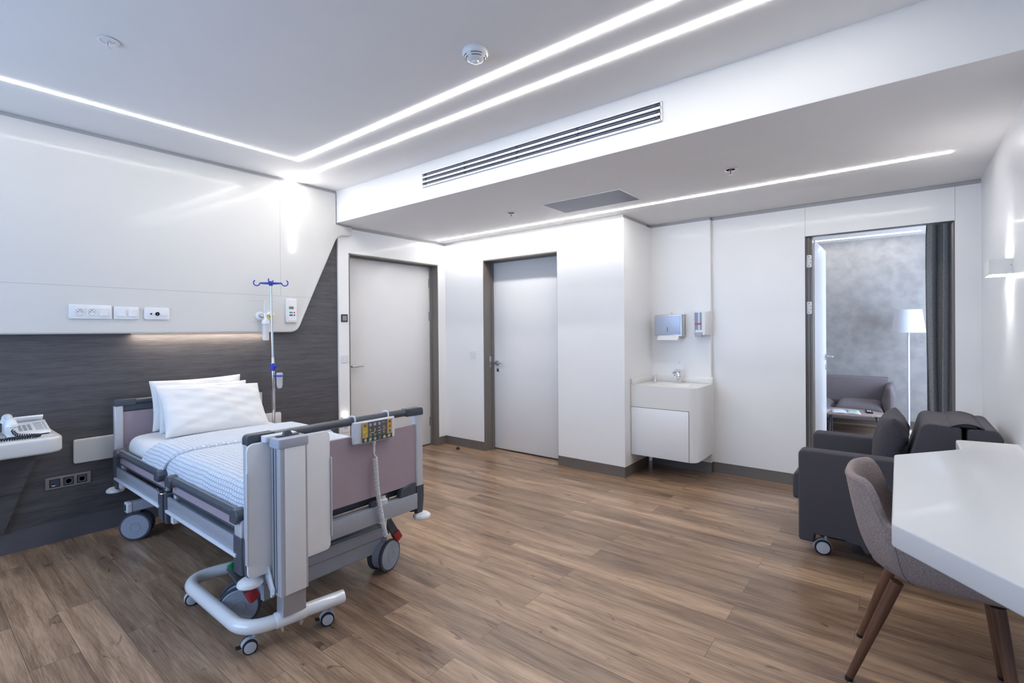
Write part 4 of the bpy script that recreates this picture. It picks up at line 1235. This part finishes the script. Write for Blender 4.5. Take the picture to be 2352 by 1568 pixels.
obj('inner_column', G().prism(rect(cx0 + .014, cx1 - .008, c0 + .012, c1 - .010, .006), 'xy', .135, .228), sub(mat('steel_grey', (.4, .4, .42), .4, metal=.5), (.40, .405, .43), .02, 20), t)
for yy2 in (c0 - .006, c1 + .003):
    obj('hinge_arm', G().prism(rounded([(-2.085, .33), (-2.062, .33), (-2.012, .245), (-2.018, .222), (-2.040, .222), (-2.088, .27)], [.006, .006, .02, .012, .012, .01], 5), 'xz', yy2 - .003, yy2 + .003, .0015, 2).cyl((-2.03, yy2 - .005, .242), (-2.03, yy2 + .005, .242), .009, 16), LPLAST, t)
obj('column_end', G().box(cx0 - .002, cx0 + .012, c0 - .006, c0 + .004, .205, .228, .001), LPLAST, t)
# base tube, C shaped, open towards the wall side
pb = rounded([(-2.60, 1.28), (-2.725, .862), (-2.045, .862), (-1.975, 1.255)], [0, .12, .13, 0], 12)
obj('base_tube', G().tube([(p[0], p[1], .112) for p in pb], .0285, 24), TUBEW, t)
# saddle that carries the column
dd = (Vector((-1.975, 1.255, 0)) - Vector((-2.045, .862, 0))).normalized()
p0 = Vector((-2.015, 1.03, .112)); 
sd = G()
rows = []
for s_ in (-.062, -.058, .058, .062):
    rr = .0325 if abs(s_) < .06 else .030
    ctr = p0 + dd * s_
    nrm = Vector((dd.y, -dd.x, 0))
    rows.append([ctr + nrm * (math.cos(R(a)) * rr * 1.02) + Vector((0, 0, math.sin(R(a)) * rr)) for a in range(-50, 231, 20)])
vs = sd.grid(rows, cv=True)
sd.bm.faces.new(vs[0][::-1]); sd.bm.faces.new(vs[-1])
obj('saddle', sd, TUBEW, t, sharp=1.0)
for s_ in (-.03, .045):
    q_ = p0 + dd * (s_ + .0)
    obj('bolt', G().cyl((q_.x, q_.y, .068), (q_.x, q_.y, .09), .009, 6).cyl((q_.x, q_.y, .060), (q_.x, q_.y, .07), .005, 12), CHROME, t)


def small_castor(x, y, ang, parent, r=.0285, brake=True):
    c, s_ = math.cos(R(ang)), math.sin(R(ang))
    ax = Vector((-s_, c, 0))
    f = Vector((c, s_, 0))
    ctr = Vector((x, y, 0)) + f * .018 + Vector((0, 0, r))
    g = G().cyl((x, y, r + .018), (x, y, max(.086, r * 2.6)), .008, 12)
    rows = []
    for w_ in (-.011, -.008, .008, .011):
        k = 1 if abs(w_) < .01 else .9
        rows.append([ctr + ax * w_ + f * (math.cos(R(a)) * r * 1.12 * k) + Vector((0, 0, 1)) * (math.sin(R(a)) * r * 1.12 * k) for a in range(-10, 191, 20)] + [Vector((x, y, r - .004)) + ax * w_ - f * .012])
    vs = g.grid(rows, cv=True)
    g.bm.faces.new(vs[0][::-1]); g.bm.faces.new(vs[-1])
    cas = obj('castor', g, CASTW, parent)
    for q_ in (-1, 1):
        o_ = ctr + ax * q_ * .012
        obj('wheel', G().lathe([(r * .7, 0), (r, .001), (r, .010), (r * .9, .012), (r * .7, .012)], o_, ax * q_, 28), BLACK, cas)
        obj('hub', G().lathe([(r * .82, .008), (r * .80, .0135), (r * .6, .0150), (.001, .0155)], o_, ax * q_, 28), CASTW, cas)
    if brake:
        obj('brake_tab', G().bar(ctr + f * .024, ctr + f * .050 + Vector((0, 0, .004)), .020, .008, .003), BLACK, cas)
    return cas


CASTW = sub(mat('castor_light_grey', (.5, .53, .6), .4), (.50, .53, .60), .02, 20)
small_castor(-2.083, .914, 254, t)
small_castor(-2.008, 1.214, 248, t)
small_castor(-2.675, .905, 254, t, brake=False)
small_castor(-2.615, 1.235, 200, t, brake=False)
# ---------------------------------------------------------------- wash basin unit
SOLID = sub(mat('cream_solid_surface', (.8, .79, .77), .28, coat=.25), (.80, .79, .765), .006, 4)
t = thing('wash_basin_unit', 'wall-hung white wash basin cabinet with rounded corner in the recess', 'wash basin', (-1.62, 4.34, .19))
wx0, wx1, wy0, wy1 = -1.897, -1.325, 4.10, YC - .001
out = rounded([(wx0, wy1), (wx0, wy0), (wx1, wy0), (wx1, wy1)], [0, 0, .085, 0], 10)
g = G().prism(out, 'xy', .19, .808)
bm = g.bm
bmesh.ops.delete(bm, geom=[f for f in bm.faces if all(abs(v.co.z - .808) < 1e-5 for v in f.verts)], context='FACES')
# top: outline -> basin rim -> bowl
cxb, cyb = (wx0 + wx1) / 2, 4.30
def resample(P, n):
    P = [Vector(p) for p in P] + [Vector(P[0])]
    L = [0]
    for a, b in zip(P, P[1:]):
        L.append(L[-1] + (b - a).length)
    o_ = []
    for i in range(n):
        s_ = L[-1] * i / n
        k = next(q for q in range(len(L) - 1) if L[q + 1] > s_)
        o_.append(P[k].lerp(P[k + 1], (s_ - L[k]) / max(1e-9, L[k + 1] - L[k])))
    return o_
ring0 = [(p[0], p[1]) for p in out]
rows = [[(p[0], p[1], .808) for p in ring0]]
for k, z in ((.0, .808), (.012, .800), (.03, .775), (.06, .740), (.12, .725)):
    rr_ = []
    for p in ring0:
        a = math.atan2(p[1] - cyb, p[0] - cxb)
        rx_, ry_ = .215 - k, .135 - k * .8
        c_, s_ = math.cos(a), math.sin(a)
        q = (abs(c_ / rx_) ** 4 + abs(s_ / ry_) ** 4) ** (-.25)
        rr_.append((cxb + c_ * q, cyb + s_ * q, z))
    rows.append(rr_)
vs = g.grid(rows, cv=True)
g.bm.faces.new(vs[-1])
obj('basin_body', g, SOLID, t, weld=True)
obj('backsplash', G().box(wx0, wx1, wy1 - .018, wy1, .808, .862, .004).box(wx0, wx0 + .018, wy0 + .0, wy1 - .018, .808, .862, .004), SOLID, t)
obj('cabinet_door', G().box(wx0 + .001, -1.386, wy0 - .003, wy0 + .004, .193, .612, .001), DOORW, t)
obj('door_gap', G().box(wx0, -1.384, wy0 - .0008, wy0 + .001, .612, .6155).box(-1.386, -1.3835, wy0 - .0008, wy0 + .001, .19, .6155), DARKV, t)
t = thing('faucet', 'chrome single-lever faucet with upright rod on the wash basin', 'faucet', (-1.605, 4.49, .808))
fx, fy = -1.605, 4.49
obj('faucet_body', G().prism(rect(fx - .020, fx + .020, fy - .022, fy + .022, .012, 6), 'xy', .808, .925, .003, 2), CHROME, t)
g = G()
rows = []
for s_, zc, hh, ww in ((.022, .915, .020, .020), (-.03, .922, .017, .020), (-.08, .916, .012, .021), (-.125, .902, .009, .020), (-.135, .898, .006, .017)):
    rows.append([(fx + math.cos(R(a)) * ww, fy + s_, zc + math.sin(R(a)) * hh) for a in range(0, 360, 24)])
vs = g.grid(rows, cv=True); g.bm.faces.new(vs[0][::-1]); g.bm.faces.new(vs[-1])
obj('spout', g, CHROME, t)
obj('aerator', G().cyl((fx, fy - .112, .882), (fx, fy - .112, .900), .011, 16), CHROME, t)
obj('lever', G().cyl((fx, fy, .93), (fx + .001, fy + .003, .995), .0045, 12).cyl((fx + .001, fy + .003, .985), (fx + .001, fy + .003, .998), .006, 12), CHROME, t)
t = thing('pop_up_control', 'small chrome lever control left of the faucet', 'tap', (-1.83, 4.49, .808))
obj('body', G().lathe([(.015, 0), (.015, .002), (.011, .02), (.012, .045), (.014, .058), (.001, .058)], (-1.83, 4.49, .808), (0, 0, 1), 20), CHROME, t)
obj('lever', G().bar((-1.83, 4.485, .862), (-1.80, 4.47, .880), .007, .004, .001), CHROME, t)

t = thing('paper_towel_dispenser', 'brushed steel paper towel dispenser on the wall above the basin', 'towel dispenser', (-1.69, YC, 1.24))
BLUST = sub(mat('steel_cover', (.5, .52, .56), .42, metal=.6), (.50, .56, .68), .02, 5)
g = G()
ax0, ax1, az0, az1, ay = -1.817, -1.573, 1.246, 1.424, 4.475
obj('case', G().prism(rounded([(ax0 - .012, az0 - .012), (ax0 - .012, az1), (ax0 + .004, az1 + .012), (ax1 + .002, az1 + .012), (ax1 + .004, az1 + .008), (ax1 + .004, az0 - .012)], [.01, .012, .006, .004, .004, .004], 3), 'xz', ay, YC, .003, 2), STEEL, t)
obj('front_cover', G().prism(rect(ax0 - .004, ax1 - .008, az0 + .006, az1 - .004, .008), 'xz', ay - .006, ay + .002, .003, 3), BLUST, t)
obj('level_slot', G().prism(rect(-1.704, -1.699, 1.278, 1.322, .002), 'xz', ay - .0068, ay - .005), BLACK, t)
obj('key', G().tube([(-1.672 + math.cos(R(a)) * .007, 4.50, 1.452 + math.sin(R(a)) * .007) for a in range(0, 360, 30)], .0018, 6, closed=True).cyl((-1.672, 4.50, 1.43), (-1.672, 4.50, 1.447), .003, 8).cyl((-1.672, 4.50, 1.432), (-1.672, 4.50, 1.437), .009, 12), STEEL, t)
obj('paper_towel', G().prism([(4.485, 1.25), (4.545, 1.25), (4.54, 1.232), (4.452, 1.198), (4.448, 1.200), (4.47, 1.238)], 'yz', ax0 + .025, ax1 - .025), mat('paper', (.82, .82, .84), .8), t)
t = thing('soap_dispenser', 'white soap dispenser with a grey window and red band', 'soap dispenser', (-1.41, YC, 1.23))
bx0, bx1, bz0, bz1, by = -1.462, -1.352, 1.238, 1.462, 4.475
g = G()
rows = []
for yy2, k in ((YC, 0), (4.53, 0), (by + .012, .012), (by, .026)):
    rows.append([(p[0], yy2, p[1]) for p in rect(bx0 - .010 + k, bx1 + .014 - k, bz0 + k * .3, bz1 - k * .3, .010)])
vs = g.grid(rows, cv=True); g.bm.faces.new(vs[0][::-1]); g.bm.faces.new(vs[-1])
obj('housing', g, WHITEP, t)
wg_ = obj('window', G().box(bx0 + .010, bx0 + .070, by - .0015, by + .001, 1.292, 1.447), sub(mat('window_grey', (.2, .2, .22), .12), (.22, .22, .25), .02, 5), t)
obj('reflection_strip', G().prism([(bx0 + .037, by - .0015), (bx0 + .040, by - .005), (bx0 + .054, by - .005), (bx0 + .057, by - .0015)], 'xy', 1.292, 1.447), BLUST, wg_)
obj('level_band', G().box(bx0 + .010, bx0 + .070, by - .0058, by - .0018, 1.338, 1.354), mat('red_band', (.45, .06, .07), .3), wg_)
obj('push_lever', G().prism(rounded([(bx0 + .004, 1.272), (bx0 + .076, 1.272), (bx0 + .072, 1.232), (bx0 + .012, 1.230)], [.006, .006, .008, .012], 4), 'xz', by - .014, by + .03, .004, 3), TG, t)

# ---------------------------------------------------------------- desk fixed to the right wall
t = thing('wall_desk', 'white angular wall desk with rounded edges in the right foreground', 'desk', (.2, 2.2, .683))
pd_ = rounded([(-.024, 1.745), (-.027, 2.69), (.204, 2.985), (.204, 3.225), (.428, 3.262), (.428, .75), (.204, .80), (.204, 1.478)], [.035, .03, .02, .03, 0, 0, .02, .03], 6)
obj('worktop', G().prism(pd_, 'xy', .683, .750, .006, 3), sub(mat('desk_white', (.7, .71, .72), .35, coat=.15), (.66, .67, .685), .005, 3), t)

# ---------------------------------------------------------------- shell chair under the desk
FAB = mat('taupe_heather_fabric', (.33, .28, .27), .95, spec=.2)
speckle(FAB, 420, (.225, .185, .182), (.40, .335, .322), (1, 1, .35), detail=5, bump=.25, bdist=.001, lo=.36, hi=.64)
WALN = mat('walnut_leg', (.1, .045, .025), .35)
speckle(WALN, 14, (.075, .032, .018), (.165, .078, .045), (1, 1, .12), detail=5)
ch = thing('desk_chair', 'taupe upholstered shell chair with walnut legs tucked under the desk', 'chair', (.1, 2.32, 0))
CX_, CY_ = .118, 2.315


def sm(a, b, x):
    f = max(0, min(1, (x - a) / (b - a)))
    return f * f * (3 - 2 * f)


def rim(a):
    c_, s_ = math.cos(a), math.sin(a)
    back = -c_
    h = .600 + .032 * sm(-.1, .5, back) + .140 * sm(.57, .78, back) - .15 * sm(.35, .85, -back)
    e = 3.1
    ra = .292 if c_ < 0 else .26
    rb = .250 - .012 * sm(.3, .9, back)
    q = (abs(c_ / ra) ** e + abs(s_ / rb) ** e) ** (-1 / e)
    return q, h


g = G()
NA = 96
rows = []
def ringrow(fr, fz, off, a_list):
    r = []
    for a in a_list:
        q, h = rim(a)
        zb = .402
        c_, s_ = math.cos(a), math.sin(a)
        lean_ = .0
        rad = q * fr - off
        # back wall is inclined: lower down it sits further in
        z = zb + (h - zb) * fz
        r.append((CX_ + c_ * rad, CY_ + s_ * rad, z))
    return r
al = [2 * math.pi * k / NA for k in range(NA)]
prof_out = [(.02, 0), (.30, .0), (.46, .012), (.60, .05), (.715, .13), (.80, .26), (.865, .42), (.915, .60), (.958, .78), (.985, .91), (.995, .975)]
for fr, fz in prof_out:
    rows.append(ringrow(fr, fz, 0, al))
rows.append(ringrow(.985, 1.0, .010, al))
for fr, fz in [(.962, .975), (.935, .90), (.90, .78), (.855, .62), (.80, .46), (.73, .36), (.60, .30)]:
    rows.append(ringrow(fr, fz, .022, al))
vs = g.grid(rows, cv=True)
g.bm.faces.new(vs[0][::-1])
g.bm.faces.new(vs[-1])
obj('seat_shell', g, FAB, ch, sharp=3, subdiv=1)
g = G()
rows = []
for k, z in ((.995, .455), (1.0, .470), (.985, .488), (.93, .496), (.6, .500), (.02, .500)):
    rows.append([(CX_ + .01 + math.cos(a) * (rim(a)[0] * .80 - .012) * k, CY_ + math.sin(a) * (rim(a)[0] * .80 - .012) * k, z) for a in al])
vs = g.grid(rows, cv=True); g.bm.faces.new(vs[0][::-1]); g.bm.faces.new(vs[-1])
obj('seat_cushion', g, FAB, ch, sharp=3)
# stitched seams
g = G()
pts = []
for a in al:
    q, h = rim(a)
    pts.append((CX_ + math.cos(a) * (q * 1.001 - .0005) * .992, CY_ + math.sin(a) * (q * 1.001 - .0005) * .992, .402 + (h - .402) * .945))
g.tube(pts, .0018, 5, closed=True)
sa = R(238)
q, h = rim(sa)
g.tube([(CX_ + math.cos(sa) * q * fr, CY_ + math.sin(sa) * q * fr, .402 + (h - .402) * fz) for fr, fz in prof_out[3:]], .0018, 5)
obj('seam', g, sub(mat('seam_thread', (.25, .2, .2), .9), (.27, .225, .215), .02, 50), ch)
for (tx_, ty_, bx_, by_) in ((-.015, 2.175, -.155, 2.186), (-.015, 2.44, -.140, 2.52), (.236, 2.165, .285, 2.10), (.236, 2.46, .285, 2.53)):
    p0, p1 = Vector((tx_, ty_, .412)), Vector((bx_, by_, .012))
    lg = obj('leg', G().tube([p0, p0.lerp(p1, .3), p1], [.0195, .0185, .0125], 20), WALN, ch)
    obj('foot_glide', G().cyl(p1 + (p0 - p1).normalized() * .004, p1 - (p0 - p1).normalized() * .011, .0128, 16), BLACK, lg)

# ---------------------------------------------------------------- dark folding armchair by the right wall
CH = mat('charcoal_fabric', (.05, .048, .055), .95, spec=.25)
speckle(CH, 480, (.046, .043, .052), (.112, .105, .120), (1, 1, 1), detail=4, bump=.2, bdist=.001, lo=.36, hi=.64)
ac = thing('sleeper_armchair', 'charcoal fabric fold-out armchair with block back and castors by right wall', 'armchair', (0, 3.64, 0))
AY0, AY1 = 3.275, 3.985
ax_ = rounded([(-.475, .07), (-.475, .595), (.33, .595), (.33, .07), (-.16, .07), (-.18, .105), (-.235, .108), (-.25, .118), (-.395, .118), (-.40, .07)], [.02, .03, .02, 0, 0, 0, 0, 0, 0, 0], 5)
for ya, yb in ((AY0, AY0 + .10), (AY1 - .10, AY1)):
    a_ = obj('arm', G().prism(ax_, 'xz', ya, yb, .010, 3), CH, ac)
    g = G()
    for yy2 in (ya + .008, yb - .008):
        g.tube([(-.470, yy2, .10), (-.4725, yy2, .57), (-.452, yy2, .5935), (.31, yy2, .5935)], .0022, 6)
    obj('piping', g, CH, a_)
g = G().prism(rounded([(-.52, .275), (-.52, .435), (.04, .435), (.04, .275)], [.02, .035, .02, 0], 5), 'xz', AY0 + .105, AY1 - .105, .012, 3)
obj('seat_cushion', g, CH, ac)
obj('seat_base', G().box(-.44, .30, AY0 + .105, AY1 - .105, .12, .272, .01), CH, ac)
fb = rounded([(-.02, .40), (.085, .795), (.240, .783), (.246, .40)], [.02, .05, .02, .01], 6)
obj('back_cushion', G().prism(fb, 'xz', AY0 + .125, AY1 - .06, .014, 3), CH, ac)
fb = rounded([(.258, .40), (.262, .778), (.372, .785), (.395, .74), (.395, .40)], [.01, .02, .04, .03, .01], 6)
obj('back_block', G().prism(fb, 'xz', AY0 + .125, AY1 - .06, .014, 3), CH, ac)
# cloth flap bridging the two back blocks
g = G()
rows = []
for i in range(17):
    yy2 = AY0 + .120 + (AY1 - .055 - AY0 - .120) * i / 16
    e = max(0, 1 - i / 5)
    e2 = max(0, (i - 13) / 3)
    rows.append([(.195 + .13 * q_, yy2, .793 - .010 * (abs(q_ - .5) * 2) ** 2 + (.012 * e + .006 * e2) * math.sin(math.pi * q_)) for q_ in [k / 10 for k in range(11)]])
g.grid(rows)
o = with_thickness(obj('flap', g, CH, ac, sharp=3), .004)
obj('flap_opening', G().prism([(.215, .786), (.30, .786), (.287, .798), (.258, .803), (.23, .798)], 'xz', AY0 + .1245, AY0 + .22), BLACK, ac)
for cx2, cy2 in ((-.345, AY0 + .055), (-.345, AY1 - .055)):
    c_ = small_castor(cx2, cy2, 195, ac, r=.042, brake=False)
for cx2, cy2 in ((.22, AY0 + .055), (.22, AY1 - .055)):
    obj('glide', G().cyl((cx2, cy2, 0), (cx2, cy2, .072), .02, 16), BLACK, ac)
obj('under_frame', G().box(-.22, -.16, AY0 + .03, AY0 + .07, .05, .11, .004).box(-.38, .28, AY0 + .11, AY0 + .14, .075, .12, .003), BLACK, ac)
g = pillow(.42, .40, .16, 5, puff=.42)
g = lean(g, -.056, 3.625, .613, -7, 0, 1.5)
tag(obj('scatter_cushion', g, CH, sharp=3, subdiv=1), 'charcoal scatter cushion standing on the seat of the folding armchair', 'cushion')

# ---------------------------------------------------------------- next room
GREYF = mat('mauve_grey_fabric', (.12, .11, .13), .95, spec=.2)
speckle(GREYF, 300, (.15, .128, .135), (.21, .185, .195), detail=3, bump=.1, bdist=.001)
so = thing('sofa', 'mauve-grey two-seat sofa against the far wallpaper in next room', 'sofa', (-.9, 7.65, 0))
obj('back', G().prism(rounded([(7.72, .36), (7.80, .665), (7.96, .665), (7.98, .2), (7.75, .2)], [.02, .03, .03, .01, .01]), 'yz', -1.72, -.135, .015, 3), GREYF, so)
obj('seat_base', G().box(-1.72, -.14, 7.18, 7.85, .19, .29, .02, 3), GREYF, so)
for xa, xb in ((-1.66, -.665), (-.655, -.155)):
    g = G()
    rows = []
    n = 24
    for i in range(n + 1):
        u = i / n
        x = xa + (xb - xa) * u
        e = (1 - abs(2 * u - 1) ** 8) ** .5
        rows.append([(x, 7.17, .25), (x, 7.155, .27 + .05 * e), (x, 7.17, .27 + .10 * e), (x, 7.25, .27 + .135 * e), (x, 7.5, .27 + .14 * e), (x, 7.75, .27 + .13 * e), (x, 7.76, .25)])
    vs = g.grid(rows, cv=True); g.bm.faces.new(vs[0][::-1]); g.bm.faces.new(vs[-1])
    obj('seat_cushion', g, GREYF, so, sharp=3, subdiv=1)
g = G()
rows = []
for yy2, k in ((7.16, .0), (7.17, .7), (7.2, .92), (7.3, 1), (7.6, 1.0), (7.8, 1.0), (7.9, .95)):
    c0_ = (-.105, .385)
    pts = rounded([(-.150, .20), (-.19, .42), (-.15, .60), (-.085, .61), (-.055, .50), (-.062, .20)], [.01, .08, .05, .04, .06, .01], 5)
    rows.append([(c0_[0] + (p[0] - c0_[0]) * max(k, .02), yy2, c0_[1] + (p[1] - c0_[1]) * (.85 + .15 * k if k > 0 else .8)) for p in pts])
vs = g.grid(rows, cv=True); g.bm.faces.new(vs[0][::-1]); g.bm.faces.new(vs[-1])
obj('arm', g, GREYF, so, sharp=1.2)
for x, y in ((-.2, 7.25), (-.2, 7.85), (-1.6, 7.25), (-1.6, 7.85)):
    obj('leg', G().cyl((x, y, 0), (x, y, .195), .014, 12), BLACK, so)
ct = thing('coffee_table', 'oval wood coffee table with thin dark legs before the far sofa', 'coffee table', (-.65, 6.65, 0))
OAK = mat('oak_top', (.3, .22, .18), .4)
speckle(OAK, 6, (.27, .205, .18), (.37, .29, .255), (1, 8, 1), detail=4)
ct_top = [(-.65 + .53 * math.cos(R(a)), 6.66 + .27 * math.sin(R(a))) for a in range(0, 360, 6)]
obj('tabletop', G().prism(ct_top, 'xy', .344, .362, .004, 2), OAK, ct)
for (x0_, y0_, x1_, y1_) in ((-.625, 6.47, -.635, 6.44), (-.22, 6.62, -.15, 6.60), (-1.05, 6.60, -1.12, 6.58), (-.65, 6.85, -.65, 6.90)):
    obj('leg', G().tube([(x0_, y0_, .345), (x1_, y1_, 0)], [.012, .008], 12), GREYP, ct)
# magazines and remote
def mag(name, c, w_, h_, rot, z, m_, label, col2=None):
    t_ = thing(name, label, 'magazine', (c[0], c[1], z), 'magazines on the coffee table')
    cs, sn = math.cos(R(rot)), math.sin(R(rot))
    g = G()
    rows = []
    for i in range(13):
        u = -1 + 2 * i / 12
        zz = z + .0015 + .010 * (1 - abs(u)) * (.4 + abs(u)) * (1 if abs(u) > .03 else .3)
        rows.append([(c[0] + cs * u * w_ / 2 - sn * v * h_ / 2, c[1] + sn * u * w_ / 2 + cs * v * h_ / 2, zz) for v in (-1, 0, 1)])
    g.grid(rows)
    o_ = with_thickness(obj('pages', g, m_, t_), .003)
    if col2:
        g = G()
        rows = []
        for i in range(7):
            u = .1 + .8 * i / 6
            zz = z + .0042 + .010 * (1 - u) * (.4 + u)
            rows.append([(c[0] + cs * u * w_ / 2 - sn * v * h_ / 2, c[1] + sn * u * w_ / 2 + cs * v * h_ / 2, zz) for v in (-.7, 0, .7)])
        g.grid(rows)
        with_thickness(obj('picture', g, col2, t_), .0006)
    return t_


PAPER = mat('magazine_paper', (.72, .76, .80), .5)
mag('magazine', (-.495, 6.62), .26, .30, 8, .3622, PAPER, 'open white magazine lying on the oval coffee table', mat('print_green', (.42, .55, .50), .5))
mag('magazine', (-.745, 6.60), .20, .26, -6, .3622, mat('magazine_photo', (.35, .38, .45), .5), 'grey picture magazine beside the open one, half hidden by the door')
t = thing('remote_control', 'small black remote control on the right end of the coffee table', 'remote control', (-.285, 6.72, .3622))
obj('body', G().obox((-.285, 6.72, .3705), (.055, .20, .016), (0, 0, 8), .005), BLACK, t)
g = G()
for i in range(2):
    for j in range(4):
        g.obox((-.285 + (i - .5) * .020 - (j - 1.5) * .003, 6.70 + (j - 1.5) * .022, .379), (.014, .014, .003), (0, 0, 8), .001)
obj('keys', g, MARK, t)
lp = thing('floor_lamp', 'slim white floor lamp with tapered white shade in next room', 'floor lamp', (.066, 7.8, 0))
obj('base', G().lathe([(.15, 0), (.15, .012), (.02, .018), (.012, .03)], (.066, 7.8, 0), (0, 0, 1), 40), WHITEP, lp)
obj('pole', G().cyl((.066, 7.8, .015), (.066, 7.8, 1.30), .013, 20), WHITEP, lp)
obj('lamp_shade', G().lathe([(.170, 1.236), (.132, 1.517), (.129, 1.517), (.167, 1.236)], (.066, 7.8, 0), (0, 0, 1), 48, close=False), mat('shade_white', (.80, .82, .88), .8), lp)
obj('shade_ring', G().tube([(.066 + math.cos(R(a)) * .130, 7.8 + math.sin(R(a)) * .130, 1.50) for a in range(0, 360, 15)], .003, 6, closed=True).bar((-.06, 7.8, 1.50), (.19, 7.8, 1.50), .006, .004), STEEL, lp)
obj('bulb', G().ball((.066, 7.8, 1.36), .03, (1, 1, 1.25), 16, 10).cyl((.066, 7.8, 1.295), (.066, 7.8, 1.335), .016, 16), WHITEP, lp)
# curtain
CURT = mat('curtain_fabric', (.1, .1, .11), .9, spec=.2)
speckle(CURT, 260, (.16, .155, .155), (.32, .31, .30), (1, 1, .5), detail=4, bump=.15, bdist=.001)
g = G()
rows = []
for i in range(121):
    u = i / 120
    ph_ = u * 2 * math.pi * 4.6
    am = .042 + .012 * math.sin(u * 5)
    x = .150 + .33 * u + .010 * math.sin(ph_ * 2 + 1)
    row = []
    for k in range(13):
        z = .015 + (2.46 - .015) * k / 12
        f_ = z / 2.46
        row.append((x + .012 * math.sin(f_ * 4 + u * 9) * (1 - f_) + (.012 * math.exp(-((f_ - .90) / .05) ** 2) if u < .1 else 0), 5.35 + am * math.sin(ph_ + .5 * math.sin(f_ * 2.2)), z))
    rows.append(row)
g.grid(rows)
cu = with_thickness(obj('curtain', g, CURT, sharp=3), .003)
tag(cu, 'dark grey pleated floor-length curtain seen through the open doorway', 'curtain')
o = obj('curtain_rail', G().box(.12, .9, 5.335, 5.365, 2.463, Z2, .002), ALU)
tag(o, 'slim metal curtain rail on the ceiling over the dark curtain', 'curtain rail')
